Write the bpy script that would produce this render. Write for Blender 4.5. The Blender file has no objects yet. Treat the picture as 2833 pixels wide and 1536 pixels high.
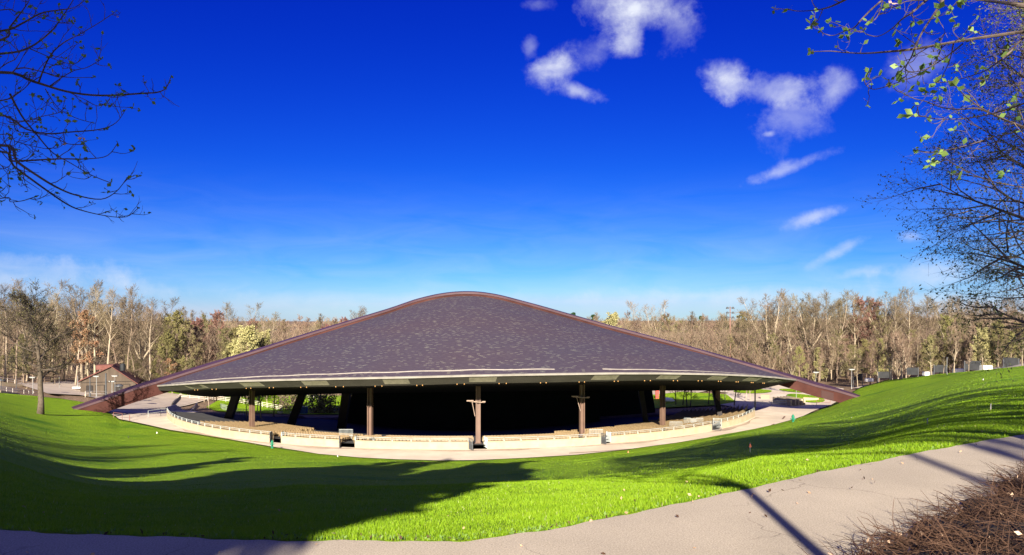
import bpy, math, random
import numpy as np
from mathutils import Vector, Matrix
from mathutils.geometry import delaunay_2d_cdt

# ------------------------------------------------------------------ frame
F, CX, HY = 700.0, 512.0, 320.0          # focal length and horizon used to read the photograph
K = 1024.0 / 2833.0                      # photograph pixels -> survey pixels
SC = bpy.context.scene
COL = SC.collection
rnd = random.Random(7)


def P(px, py, d):
    return Vector(((px - CX) / F * d, d, -(py - HY) / F * d))


def PS(sx, sy, d):
    return P(sx * K, sy * K, d)


def PZ(px, py, z):                       # point on the level z
    return P(px, py, -z * F / (py - HY))


def lerp_tab(tab, x):
    if x <= tab[0][0]:
        return tab[0][1]
    for (a, b), (c, d) in zip(tab, tab[1:]):
        if x <= c:
            return b + (d - b) * (x - a) / (c - a)
    return tab[-1][1]


# ------------------------------------------------------------------ mesh helper
class MB:
    def __init__(self):
        self.v, self.f, self.m, self.uv = [], [], [], {}

    def add(self, vs, fs, mi=0):
        n = len(self.v)
        self.v.extend([tuple(p) for p in vs])
        for q in fs:
            self.f.append([i + n for i in q])
            self.m.append(mi)

    def box(self, c, s, rz=0.0, mi=0, mat=None):
        hx, hy, hz = s[0] / 2, s[1] / 2, s[2] / 2
        c = Vector(c)
        R = mat if mat is not None else Matrix.Rotation(rz, 3, 'Z')
        vs = [c + R @ Vector((x, y, z)) for z in (-hz, hz) for x, y in ((-hx, -hy), (hx, -hy), (hx, hy), (-hx, hy))]
        self.add(vs, [(3, 2, 1, 0), (4, 5, 6, 7), (0, 1, 5, 4), (1, 2, 6, 5), (2, 3, 7, 6), (3, 0, 4, 7)], mi)

    def beam(self, a, b, w, h, mi=0, up=Vector((0, 0, 1))):
        a, b = Vector(a), Vector(b)
        d = (b - a)
        L = d.length
        if L < 1e-6:
            return
        d.normalize()
        s = d.cross(up)
        if s.length < 1e-4:
            s = d.cross(Vector((1, 0, 0)))
        s.normalize()
        u = s.cross(d)
        R = Matrix((d, s, u)).transposed()
        self.box((a + b) / 2, (L, w, h), mi=mi, mat=R)

    def tube(self, pts, rad, n=6, mi=0, cap=True):
        pts = [Vector(p) for p in pts]
        k = len(pts)
        base = len(self.v)
        for i, p in enumerate(pts):
            t = pts[min(i + 1, k - 1)] - pts[max(i - 1, 0)]
            if t.length < 1e-9:
                t = Vector((0, 0, 1))
            t.normalize()
            ref = Vector((0, 0, 1)) if abs(t.z) < 0.9 else Vector((1, 0, 0))
            a = t.cross(ref).normalized()
            b = t.cross(a)
            r = rad[i] if hasattr(rad, '__len__') else rad
            for j in range(n):
                g = 2 * math.pi * j / n
                q = p + a * (math.cos(g) * r) + b * (math.sin(g) * r)
                self.v.append((q.x, q.y, q.z))
        for i in range(k - 1):
            for j in range(n):
                j2 = (j + 1) % n
                self.f.append([base + i * n + j, base + i * n + j2, base + (i + 1) * n + j2, base + (i + 1) * n + j])
                self.m.append(mi)
        if cap and n > 2:
            self.f.append([base + j for j in range(n)][::-1]); self.m.append(mi)
            self.f.append([base + (k - 1) * n + j for j in range(n)]); self.m.append(mi)

    def cone(self, p, q, r, mi=0):         # thin twig, 3 faces
        d = q - p
        ref = Vector((0.3, 0.2, 1)) if abs(d.z) < 0.8 * d.length else Vector((1, 0.1, 0))
        a = d.cross(ref).normalized() * r
        b = d.cross(a).normalized() * r
        n = len(self.v)
        self.v.extend([tuple(p + a), tuple(p - a * 0.5 + b * 0.87), tuple(p - a * 0.5 - b * 0.87), tuple(q)])
        self.f.extend([[n, n + 1, n + 3], [n + 1, n + 2, n + 3], [n + 2, n, n + 3]])
        self.m.extend([mi] * 3)

    def leaf(self, p, s, rg, mi=1, asp=0.6):
        a = Vector((rg.uniform(-1, 1), rg.uniform(-1, 1), rg.uniform(-.8, 1)))
        if a.length < .05:
            a = Vector((1, 0, 0))
        a = a.normalized()
        b = a.cross(Vector((rg.uniform(-1, 1), rg.uniform(-1, 1), rg.uniform(-1, 1))))
        if b.length < .05:
            b = a.cross(Vector((0.1, 1, 0.2)))
        b = b.normalized() * (s * asp * 0.5)
        n = len(self.v)
        self.v.extend([tuple(p), tuple(p + a * s * .5 + b), tuple(p + a * s), tuple(p + a * s * .5 - b)])
        self.f.append([n, n + 1, n + 2, n + 3])
        self.m.append(mi)

    def lathe(self, prof, c=(0, 0, 0), n=12, mi=0):
        c = Vector(c)
        base = len(self.v)
        for r, z in prof:
            for j in range(n):
                g = 2 * math.pi * j / n
                self.v.append((c.x + r * math.cos(g), c.y + r * math.sin(g), c.z + z))
        for i in range(len(prof) - 1):
            for j in range(n):
                j2 = (j + 1) % n
                self.f.append([base + i * n + j, base + i * n + j2, base + (i + 1) * n + j2, base + (i + 1) * n + j]); self.m.append(mi)
        self.f.append([base + j for j in range(n)][::-1]); self.m.append(mi)
        self.f.append([base + (len(prof) - 1) * n + j for j in range(n)]); self.m.append(mi)

    def strip(self, rows, mi=0, closed=False):   # rows: list of equal-length point lists
        base = len(self.v)
        w = len(rows[0])
        for r in rows:
            self.v.extend([tuple(p) for p in r])
        R = len(rows)
        for i in range(R if closed else R - 1):
            for j in range(w - 1):
                i2 = (i + 1) % R
                self.f.append([base + i * w + j, base + i * w + j + 1, base + i2 * w + j + 1, base + i2 * w + j]); self.m.append(mi)

    def mesh(self, name, mats, smooth=False):
        me = bpy.data.meshes.new(name)
        me.from_pydata(self.v, [], self.f)
        for m in (mats if isinstance(mats, (list, tuple)) else [mats]):
            me.materials.append(m)
        if any(self.m):
            me.polygons.foreach_set('material_index', self.m)
        if smooth:
            me.polygons.foreach_set('use_smooth', [True] * len(self.f))
        me.update()
        return me

    def build(self, name, mats, parent=None, smooth=False):
        o = bpy.data.objects.new(name, self.mesh(name, mats, smooth))
        COL.objects.link(o)
        if parent is not None:
            o.parent = parent
            o.matrix_parent_inverse = Matrix.Translation(parent.location).inverted() if parent.rotation_euler.z == 0 else parent.matrix_basis.inverted()
        return o


def tag(o, label=None, cat=None, group=None, kind=None):
    if label: o['label'] = label
    if cat: o['category'] = cat
    if group: o['group'] = group
    if kind: o['kind'] = kind
    return o


def empty(name, loc, label=None, cat=None, group=None):
    o = bpy.data.objects.new(name, None)
    COL.objects.link(o)
    o.location = loc
    o.empty_display_size = 0.2
    return tag(o, label, cat, group)


def copy_tree(o, parent=None):
    c = o.copy()
    COL.objects.link(c)
    c.parent = parent
    for ch in list(o.children):
        copy_tree(ch, c)
    return c


# ------------------------------------------------------------------ materials
def nodes(m):
    m.use_nodes = True
    nt = m.node_tree
    return nt, nt.nodes, nt.links


def mat(name, c1, c2=None, scale=2.0, rough=0.85, bump=0.0, bscale=None, rand=0.0, metal=0.0, coord='pos',
        c3=None, scale3=0.2, f3=0.5, detail=6, spec=0.3, trans=0.0, bdist=0.05, stretch=None):
    m = bpy.data.materials.new(name)
    nt, N, L = nodes(m)
    bs = N['Principled BSDF']
    bs.inputs['Roughness'].default_value = rough
    bs.inputs['Metallic'].default_value = metal
    bs.inputs['Specular IOR Level'].default_value = spec
    if coord == 'pos':
        g = N.new('ShaderNodeNewGeometry'); vec = g.outputs['Position']
    elif coord == 'uv':
        g = N.new('ShaderNodeTexCoord'); vec = g.outputs['UV']
    else:
        g = N.new('ShaderNodeTexCoord'); vec = g.outputs['Object']
    if stretch:
        mp = N.new('ShaderNodeMapping'); mp.inputs['Scale'].default_value = stretch
        L.new(vec, mp.inputs['Vector']); vec = mp.outputs['Vector']
    out = None
    if c2 is not None:
        tx = N.new('ShaderNodeTexNoise'); tx.inputs['Scale'].default_value = scale; tx.inputs['Detail'].default_value = detail
        L.new(vec, tx.inputs['Vector'])
        rp = N.new('ShaderNodeValToRGB')
        rp.color_ramp.elements[0].position = .32; rp.color_ramp.elements[1].position = .68
        rp.color_ramp.elements[0].color = (*c1, 1); rp.color_ramp.elements[1].color = (*c2, 1)
        L.new(tx.outputs['Fac'], rp.inputs['Fac'])
        out = rp.outputs['Color']
        if c3 is not None:
            t3 = N.new('ShaderNodeTexNoise'); t3.inputs['Scale'].default_value = scale3; t3.inputs['Detail'].default_value = 4
            L.new(vec, t3.inputs['Vector'])
            r3 = N.new('ShaderNodeMapRange'); r3.inputs[1].default_value = .45; r3.inputs[2].default_value = .7
            r3.inputs[3].default_value = 0; r3.inputs[4].default_value = f3
            L.new(t3.outputs['Fac'], r3.inputs[0])
            mx = N.new('ShaderNodeMix'); mx.data_type = 'RGBA'
            L.new(r3.outputs[0], mx.inputs[0]); L.new(out, mx.inputs[6]); mx.inputs[7].default_value = (*c3, 1)
            out = mx.outputs[2]
    else:
        rgb = N.new('ShaderNodeRGB'); rgb.outputs[0].default_value = (*c1, 1); out = rgb.outputs[0]
    if rand:
        oi = N.new('ShaderNodeObjectInfo')
        mr = N.new('ShaderNodeMapRange'); mr.inputs[3].default_value = 1 - rand; mr.inputs[4].default_value = 1 + rand
        L.new(oi.outputs['Random'], mr.inputs[0])
        h = N.new('ShaderNodeHueSaturation')
        L.new(mr.outputs[0], h.inputs['Value']); L.new(out, h.inputs['Color'])
        mr2 = N.new('ShaderNodeMapRange'); mr2.inputs[3].default_value = .5 - rand * .05; mr2.inputs[4].default_value = .5 + rand * .05
        ml = N.new('ShaderNodeMath'); ml.operation = 'FRACT'
        m7 = N.new('ShaderNodeMath'); m7.operation = 'MULTIPLY'; m7.inputs[1].default_value = 7.31
        L.new(oi.outputs['Random'], m7.inputs[0]); L.new(m7.outputs[0], ml.inputs[0]); L.new(ml.outputs[0], mr2.inputs[0])
        L.new(mr2.outputs[0], h.inputs['Hue'])
        out = h.outputs['Color']
    L.new(out, bs.inputs['Base Color'])
    if bump:
        tb = N.new('ShaderNodeTexNoise'); tb.inputs['Scale'].default_value = bscale or scale * 3; tb.inputs['Detail'].default_value = 5
        L.new(vec, tb.inputs['Vector'])
        b = N.new('ShaderNodeBump'); b.inputs['Strength'].default_value = bump; b.inputs['Distance'].default_value = bdist
        L.new(tb.outputs['Fac'], b.inputs['Height']); L.new(b.outputs['Normal'], bs.inputs['Normal'])
    if trans:
        o = N['Material Output']
        tr = N.new('ShaderNodeBsdfTranslucent'); L.new(out, tr.inputs['Color'])
        ms = N.new('ShaderNodeMixShader'); ms.inputs[0].default_value = trans
        L.new(bs.outputs[0], ms.inputs[1]); L.new(tr.outputs[0], ms.inputs[2]); L.new(ms.outputs[0], o.inputs['Surface'])
    return m


MT = dict(
    ground=mat('leaf_litter', (.16, .105, .062), (.26, .18, .11), .6, c3=(.09, .062, .038), scale3=.05, f3=.6, bump=.6, bscale=3, bdist=.3),
    concrete=mat('concrete', (.55, .465, .36), (.66, .565, .44), .35, c3=(.44, .35, .26), scale3=.12, f3=.55, bump=.1, bscale=14),
    asphalt_far=mat('pale_asphalt', (.40, .33, .26), (.50, .42, .335), .3, c3=(.33, .27, .21), scale3=.06, f3=.5),
    wallcream=mat('cream_concrete', (.37, .30, .19), (.44, .36, .235), .9, c3=(.45, .37, .26), scale3=.3, f3=.4),
    weather=mat('weathering_steel', (.036, .0105, .008), (.056, .018, .0135), .5, rough=.65, c3=(.105, .042, .033), scale3=.11, f3=.6, spec=.12, bump=.08, bscale=2),
    coping=mat('purple_coping', (.050, .022, .028), (.068, .031, .038), .3, rough=.5),
    fascia=mat('olive_fascia', (.027, .0255, .019), (.036, .034, .0255), .5, rough=.65, stretch=(1, 1, 6)),
    panel=mat('floodlight_housing', (.105, .10, .068), (.15, .14, .098), 1.5, rough=.45),
    lampwhite=mat('white_enamel', (.75, .74, .68), rough=.4),
    amber=mat('amber_lens', (.45, .25, .09), rough=.3),
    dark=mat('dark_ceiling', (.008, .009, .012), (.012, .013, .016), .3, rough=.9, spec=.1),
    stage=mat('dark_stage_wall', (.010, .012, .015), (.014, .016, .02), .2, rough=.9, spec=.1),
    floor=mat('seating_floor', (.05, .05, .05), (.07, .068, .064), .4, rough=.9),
    column=mat('brown_painted_steel', (.14, .085, .062), (.17, .105, .075), 1, rough=.5, spec=.4),
    leg=mat('black_brown_steel', (.02, .016, .015), (.028, .022, .02), 1, rough=.6),
    gutter=mat('pale_flashing', (.24, .215, .185), (.33, .30, .26), .8, rough=.4),
    seat=mat('tan_plastic', (.20, .14, .07), (.26, .19, .10), 2, rough=.5, rand=.12),
    rail=mat('galvanised_steel', (.42, .46, .44), (.52, .55, .53), 3, rough=.4, metal=.3),
    railwhite=mat('white_painted_rail', (.68, .62, .52), (.76, .70, .60), 2, rough=.5),
    railbrown=mat('rust_brown_rail', (.20, .085, .07), (.24, .11, .09), 2, rough=.6),
    pole=mat('dark_grey_pole', (.06, .065, .07), (.08, .085, .09), 2, rough=.5),
    polegrey=mat('grey_pole', (.22, .22, .21), (.28, .28, .27), 2, rough=.5),
    mast=mat('rust_mast', (.20, .10, .075), (.25, .13, .10), 1, rough=.6),
    hut=mat('brown_boards', (.075, .056, .039), (.108, .082, .058), .8, rough=.85, stretch=(3, 3, .3)),
    hutroof=mat('red_shingle', (.13, .05, .04), (.18, .075, .058), 2, rough=.85, bump=.3),
    hutdark=mat('dark_opening', (.03, .025, .022), rough=.8),
    hydrant=mat('green_enamel', (.012, .16, .085), (.02, .20, .11), 9, rough=.35, spec=.5),
    flagor=mat('orange_vinyl', (.75, .20, .10), (.8, .26, .14), 9, rough=.5),
    wire=mat('wire', (.35, .33, .3), rough=.4),
    board=mat('grey_board', (.016, .018, .019), (.028, .03, .032), 1, rough=.6),
    white=mat('white_block', (.68, .66, .62), (.75, .73, .69), 1.2, rough=.7),
    blue=mat('blue_plastic', (.02, .08, .35), (.03, .1, .4), 2, rough=.5),
    red=mat('red_paint', (.5, .05, .04), (.55, .07, .05), 2, rough=.5),
    bark_pale=mat('pale_bark', (.27, .215, .145), (.40, .33, .23), 1.6, coord='obj', rand=.22, stretch=(2, 2, .4)),
    bark_tan=mat('tan_bark', (.17, .122, .085), (.25, .185, .13), 1.4, coord='obj', rand=.25, stretch=(2, 2, .4)),
    bark_dark=mat('dark_bark', (.065, .048, .038), (.11, .085, .065), 4, coord='obj', rand=.2, stretch=(2, 2, .4)),
    twig=mat('brown_twigs', (.135, .102, .06), (.20, .155, .093), .6, coord='obj', rand=.3),
    twig_pink=mat('pink_brown_twigs', (.17, .118, .08), (.235, .165, .112), .6, coord='obj', rand=.22),
    twig_dark=mat('dark_twigs', (.05, .038, .032), (.085, .062, .05), .8, coord='obj', rand=.2),
    bud_green=mat('yellow_green_leaves', (.23, .215, .075), (.34, .31, .12), .35, coord='obj', rand=.22, trans=.25),
    bud_olive=mat('olive_buds', (.17, .155, .065), (.24, .215, .095), .35, coord='obj', rand=.25, trans=.2),
    bud_pale=mat('pale_yellow_blossom', (.38, .35, .15), (.50, .46, .22), .3, coord='obj', rand=.12, trans=.25),
    bud_red=mat('red_maple_buds', (.22, .105, .085), (.30, .15, .12), .4, coord='obj', rand=.15, trans=.2),
    bud_orange=mat('orange_brown_leaves', (.28, .15, .085), (.36, .20, .115), .5, coord='obj', rand=.15, trans=.2),
    needle=mat('dark_needles', (.018, .045, .015), (.04, .085, .03), .5, coord='obj', rand=.25),
    leaf_spring=mat('fresh_leaves', (.12, .24, .05), (.26, .38, .10), 5, trans=.35, rough=.5),
    leaf_small=mat('small_new_leaves', (.09, .12, .035), (.20, .23, .07), 4, trans=.25),
    bract=mat('pale_bracts', (.62, .42, .34), (.72, .52, .42), 9, trans=.3),
    brush_dark=mat('shaded_brush', (.115, .085, .058), (.165, .122, .084), .6),
    bramble=mat('bramble_stems', (.034, .016, .010), (.090, .048, .029), 2.5),
    bramble_dark=mat('bramble_litter', (.022, .015, .011), (.045, .030, .021), 6, bump=1, bscale=20, bdist=.1),
    shrub=mat('olive_shrub_leaves', (.12, .115, .035), (.20, .18, .06), .5, trans=.2),
)
# ------------------------------------------------------------------ terrain
O = (-10.7, 177.0)          # centre of the fan-shaped seating
ZP = -20.0
CTRL = [(-79, 141, -20), (-60, 126, -20), (-40, 112, -20), (-10, 101, -20), (20, 108, -20), (45, 127, -20), (58, 143, -20), (72, 163, -20),
        (-66, 140, -20), (-45, 122, -20), (-10, 109, -20), (30, 122, -20), (48, 140, -20), (56, 160, -20),
        (-88, 158, -20.3), (-98, 180, -21), (-104, 200, -21.2), (-77, 187, -24), (-71, 168, -22), (-84, 198, -23.6), (-80, 218, -24.2),
        (-114, 155, -16.4), (-124, 178, -17.3), (-140, 200, -17.5), (-170, 160, -12),
        (-57, 190, -24.8), (-55, 215, -25.2), (-20, 200, -25), (-15, 240, -25.5), (20, 200, -24), (40, 190, -22.5), (45, 215, -22.5),
        (55, 180, -21), (68, 190, -20), (82, 205, -19.8), (60, 240, -22), (-10, 165, -24.5),
        (93, 189, -18.2), (108, 220, -18.5), (78, 166, -19), (77, 105, -7.3), (95, 130, -7.9), (110, 150, -8.4), (130, 120, -5), (104, 172, -14.8),
        (150, 200, -12), (-200, 300, -18), (-100, 260, -21.5), (0, 320, -25), (150, 320, -18), (0, 450, -20), (-300, 450, -15), (300, 450, -12),
        (0, 60, -20), (-60, 60, -20), (60, 60, -14), (110, 70, -6), (-120, 90, -14), (-200, 100, -10), (200, 100, -4), (0, 0, -20)]
_C = np.array(CTRL, float)


def _phi(r2):
    return np.where(r2 > 1e-9, r2 * np.log(np.maximum(r2, 1e-9)) * 0.5, 0.0)


_n = len(_C)
_A = np.zeros((_n + 3, _n + 3))
_A[:_n, :_n] = _phi(((_C[:, None, :2] - _C[None, :, :2]) ** 2).sum(-1)) + np.eye(_n) * 2.0
_A[:_n, _n] = 1; _A[:_n, _n + 1:] = _C[:, :2]
_A[_n:, :_n] = _A[:_n, _n:].T
_W = np.linalg.solve(_A, np.r_[_C[:, 2], 0, 0, 0])


def G(x, y):
    """height of the ground beyond the lawn"""
    x = np.asarray(x, float); y = np.asarray(y, float)
    sh = x.shape
    p = np.c_[x.ravel(), y.ravel()]
    q = np.c_[np.clip(p[:, 0], -320, 320), np.clip(p[:, 1], 0, 460)]
    z = _phi(((q[:, None, :] - _C[None, :, :2]) ** 2).sum(-1)) @ _W[:_n] + _W[_n] + q @ _W[_n + 1:]
    # the walkway ring is dead level
    r = np.hypot(q[:, 0] - O[0], q[:, 1] - O[1])
    ang = np.arctan2(q[:, 0] - O[0], -(q[:, 1] - O[1]))
    w = np.clip((84 - r) / 6, 0, 1) * np.clip((1.25 - np.abs(ang)) / .3, 0, 1) * (q[:, 1] < 185)
    z = z * (1 - w) + ZP * w
    far = np.maximum(p[:, 1] - 460, 0) + np.maximum(np.abs(p[:, 0]) - 320, 0)
    z = z + far * 0.003
    return z.reshape(sh)


def G1(x, y):
    return float(G(np.array([x]), np.array([y]))[0])


def hit(px, py, y0=90, y1=420):
    """where the sight line through this survey pixel meets the ground beyond the lawn"""
    d = np.arange(y0, y1, 0.5)
    x = (px - CX) / F * d
    z = -(py - HY) / F * d
    g = G(x, d)
    i = np.argmax(g >= z)
    if g[i] < z[i]:
        i = len(d) - 1
    return Vector((x[i], d[i], g[i]))


# lawn: columns fan out from the path edge down to the walkway, the drive and the rim
LNEAR = [(-420, 503), (-200, 521), (0, 530), (150, 536.5), (300, 540.5), (457, 541), (550, 530), (644, 510), (720, 495), (796, 477), (870, 462), (950, 446.5), (1024, 434), (1300, 396)]
LFAR = [(-420, 360, 105), (-200, 378, 118), (0, 393, 150), (40, 396.5, 168), (75, 399.5, 178), (92, 402.5, 177), (106, 410, 157), (119, 419, None), (170, 430, None), (227, 439, None), (270, 446.5, None),
        (318, 454, None), (360, 457.7, None), (397.5, 459.5, None), (440, 460.6, None), (477, 460.3, None), (526, 458, None), (576, 455, None), (626, 449.8, None), (676, 443, None),
        (716, 436.5, None), (755, 429, None), (775, 424.5, None), (795, 419, None), (813, 412.5, None), (828, 406.5, None), (842, 399, 166), (860, 387.5, 185), (885, 380.5, 178), (940, 374, 150), (985, 370, 124), (1024, 366, 105), (1140, 355, 92), (1300, 345, 85)]
_lfx = [a[0] for a in LFAR]
_lfd, _lfz = [], []
for a, b, c in LFAR:
    d = c if c else -ZP * F / (b - HY)
    _lfd.append(d); _lfz.append(-(b - HY) / F * d)
ZPATH = -1.65


def lawn_col(px):
    npy = lerp_tab(LNEAR, px)
    dn = -ZPATH * F / (npy - HY)
    df = float(np.interp(px, _lfx, _lfd)); zf = float(np.interp(px, _lfx, _lfz))
    return dn, df, zf


def lawn_prof(p, px):
    """share of the drop after share p of the way"""
    s = p
    w = lerp_tab([(-400, .12), (-60, .12), (0, .19), (50, .27), (110, .26), (200, .15), (300, .06), (500, .03), (680, .05), (760, .03), (830, .11), (870, .14), (940, .05), (1020, .03), (1300, .03)], px)
    return s + w * math.sin(math.pi * s) * 1.0


_sx = np.arange(-700, 1600, 4.0)
_sd = np.interp(_sx, _lfx, _lfd); _sz = np.interp(_sx, _lfx, _lfz)
_kk = np.exp(-0.5 * (np.arange(-60, 61) * 4.0 / 85.0) ** 2); _kk /= _kk.sum()
_sds = np.convolve(np.pad(_sd, 60, 'edge'), _kk, 'valid'); _szs = np.convolve(np.pad(_sz, 60, 'edge'), _kk, 'valid')


def lawn_pt(px, d):
    a = lawn_raw(px, d)
    df = float(np.interp(px, _lfx, _lfd))
    w = min(1.0, (d / df)) ** 5
    if w < .995 and d > 12:
        zz = sum(k * lawn_raw(px + o, d).z for o, k in ((-54, .10), (-36, .16), (-18, .16), (18, .16), (36, .16), (54, .10))) + .16 * a.z
        w2 = w + (1 - w) * max(0, (24 - d) / 12 if d < 24 else 0)
        a.z = a.z * w2 + zz * (1 - w2)
    return a


def lawn_raw(px, d):
    """gentle bowl shape, bent near its foot to meet the kerb exactly"""
    dn, df, zf = lawn_col(px)
    ds = float(np.interp(px, _sx, _sds)); zs = float(np.interp(px, _sx, _szs))

    def base(d):
        p = max((d - dn) / (ds - dn), 0)
        return ZPATH + (zs - ZPATH) * (lawn_prof(p, px) if p <= 1 else lawn_prof(1, px) + (p - 1) * .5)
    t = min(max((d / df - .45) / .55, 0), 1)
    return Vector(((px - CX) / F * d, d, base(d) + (zf - base(df)) * t * t * (2 - t)))


def lawn_hit(px, py):
    """point of the lawn seen at this survey pixel"""
    dn, df, zf = lawn_col(px)
    for i in range(2001):
        d = dn + (df - dn) * i / 2000
        q = lawn_pt(px, d)
        if -(py - HY) / F * d <= q.z:
            return q
    return lawn_pt(px, df)


def lawn_z(x, y):
    px = CX + F * x / max(y, .5)
    return lawn_pt(px, y).z


mb = MB()
pxs = list(np.arange(-420, -0.1, 14)) + list(np.arange(0, 1024, 5.0)) + list(np.arange(1024, 1301, 12))
pxs = sorted(set([round(float(a), 2) for a in pxs] + [float(a) for a in _lfx]))
NP = 74
rows = []
edge_rows = []
for px in pxs:
    dn, df, zf = lawn_col(px)
    r = [Vector(((px - CX) / F * (dn - .02), dn - .02, ZPATH - .4))]
    for i in range(NP + 1):
        p = (i / NP) ** 1.9
        q = lawn_pt(px, dn + (df - dn) * p)
        if i == 0:
            q.z = ZPATH - .004
        elif i < NP:
            f = min(1, p * 12) * min(1, (1 - p) * 10)
            q.z += f * (.10 * math.sin(q.x * .21 + q.y * .13) + .07 * math.sin(q.x * .47 - q.y * .31 + 1.3) + .12 * math.sin(q.y * .09 + 2 + q.x * .05))
        else:
            q.z += .05
        r.append(q)
    e = r[-1]
    r.append(Vector((e.x, e.y + .05, e.z - (1.5 if 119 <= px <= 830 else 4))))
    rows.append(r); edge_rows.append(e)
rows_lawn = rows
mb.strip([r[::-1] for r in rows])


def lawn_material():
    m = bpy.data.materials.new('lawn_grass')
    nt, N, L = nodes(m)
    bs = N['Principled BSDF']; bs.inputs['Roughness'].default_value = .8; bs.inputs['Specular IOR Level'].default_value = .12
    g = N.new('ShaderNodeNewGeometry')

    def noise(sc, det, a, b, strch=None):
        v = g.outputs['Position']
        if strch:
            mp = N.new('ShaderNodeMapping'); mp.inputs['Scale'].default_value = strch; L.new(v, mp.inputs['Vector']); v = mp.outputs['Vector']
        t = N.new('ShaderNodeTexNoise'); t.inputs['Scale'].default_value = sc; t.inputs['Detail'].default_value = det
        L.new(v, t.inputs['Vector'])
        r = N.new('ShaderNodeMapRange'); r.inputs[1].default_value = a; r.inputs[2].default_value = b
        L.new(t.outputs['Fac'], r.inputs[0]); return r.outputs[0], t.outputs['Fac']

    def mix(f, a, b):
        x = N.new('ShaderNodeMix'); x.data_type = 'RGBA'
        L.new(f, x.inputs[0])
        for i, c in ((6, a), (7, b)):
            if isinstance(c, tuple): x.inputs[i].default_value = (*c, 1)
            else: L.new(c, x.inputs[i])
        return x.outputs[2]
    f1, _ = noise(.35, 6, .35, .68)
    c = mix(f1, (.16, .31, .005), (.235, .41, .008))
    f2, _ = noise(3.2, 5, .40, .72)
    c = mix(f2, c, (.29, .45, .014))
    f3, h3 = noise(26, 3, .52, .8)
    c = mix(f3, c, (.38, .50, .04))
    f4, _ = noise(.09, 3, .55, .8)
    c = mix(f4, c, (.05, .19, .006))
    f5, _ = noise(1.1, 3, .70, .80)
    c = mix(f5, c, (.20, .20, .05))
    L.new(c, bs.inputs['Base Color'])
    t = N.new('ShaderNodeTexNoise'); t.inputs['Scale'].default_value = 9; t.inputs['Detail'].default_value = 6; t.inputs['Roughness'].default_value = .7
    L.new(g.outputs['Position'], t.inputs['Vector'])
    b = N.new('ShaderNodeBump'); b.inputs['Strength'].default_value = 1.0; b.inputs['Distance'].default_value = .35
    L.new(t.outputs['Fac'], b.inputs['Height']); L.new(b.outputs['Normal'], bs.inputs['Normal'])
    return m


MT['lawn'] = lawn_material()
lawn = mb.build('lawn', MT['lawn'], smooth=True)
tag(lawn, kind='structure')


# path at the top of the lawn, where the photographer stands
def path_material():
    m = bpy.data.materials.new('worn_asphalt')
    nt, N, L = nodes(m)
    bs = N['Principled BSDF']; bs.inputs['Roughness'].default_value = .9; bs.inputs['Specular IOR Level'].default_value = .15
    g = N.new('ShaderNodeNewGeometry')

    def ramp(vec_scale, det, stops, kind='noise'):
        t = N.new('ShaderNodeTexNoise'); t.inputs['Scale'].default_value = vec_scale; t.inputs['Detail'].default_value = det
        L.new(g.outputs['Position'], t.inputs['Vector'])
        r = N.new('ShaderNodeValToRGB')
        r.color_ramp.elements[0].position, r.color_ramp.elements[1].position = stops[0][0], stops[1][0]
        r.color_ramp.elements[0].color = (*stops[0][1], 1); r.color_ramp.elements[1].color = (*stops[1][1], 1)
        L.new(t.outputs['Fac'], r.inputs[0]); return r.outputs[0], t.outputs['Fac']
    a, _ = ramp(.8, 6, [(.3, (.37, .325, .255)), (.7, (.475, .415, .325))])
    b, hb = ramp(85, 2, [(.30, (.45, .42, .40)), (.70, (1.5, 1.45, 1.4))])
    x = N.new('ShaderNodeMix'); x.data_type = 'RGBA'; x.blend_type = 'MULTIPLY'; x.inputs[0].default_value = .5
    L.new(a, x.inputs[6]); L.new(b, x.inputs[7])
    # hairline cracks
    v = N.new('ShaderNodeTexVoronoi'); v.feature = 'DISTANCE_TO_EDGE'; v.inputs['Scale'].default_value = .55
    nz = N.new('ShaderNodeTexNoise'); nz.inputs['Scale'].default_value = 2.5; nz.inputs['Detail'].default_value = 6
    L.new(g.outputs['Position'], nz.inputs['Vector'])
    va = N.new('ShaderNodeVectorMath'); va.operation = 'MULTIPLY_ADD'; va.inputs[1].default_value = (.5, .5, .5)
    L.new(nz.outputs['Color'], va.inputs[0]); L.new(g.outputs['Position'], va.inputs[2]); L.new(va.outputs[0], v.inputs['Vector'])
    mr = N.new('ShaderNodeMapRange'); mr.inputs[1].default_value = 0; mr.inputs[2].default_value = .006; mr.inputs[3].default_value = .6; mr.inputs[4].default_value = 0
    L.new(v.outputs['Distance'], mr.inputs[0])
    _, big = ramp(.45, 2, [(0, (0, 0, 0)), (1, (1, 1, 1))])
    th = N.new('ShaderNodeMapRange'); th.inputs[1].default_value = .50; th.inputs[2].default_value = .56
    L.new(big, th.inputs[0])
    mm = N.new('ShaderNodeMath'); mm.operation = 'MULTIPLY'; L.new(mr.outputs[0], mm.inputs[0]); L.new(th.outputs[0], mm.inputs[1])
    y = N.new('ShaderNodeMix'); y.data_type = 'RGBA'; L.new(mm.outputs[0], y.inputs[0]); L.new(x.outputs[2], y.inputs[6]); y.inputs[7].default_value = (.10, .08, .065, 1)
    L.new(y.outputs[2], bs.inputs['Base Color'])
    bp = N.new('ShaderNodeBump'); bp.inputs['Strength'].default_value = .25; bp.inputs['Distance'].default_value = .01
    L.new(hb, bp.inputs['Height']); L.new(bp.outputs[0], bs.inputs['Normal'])
    return m


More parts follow.
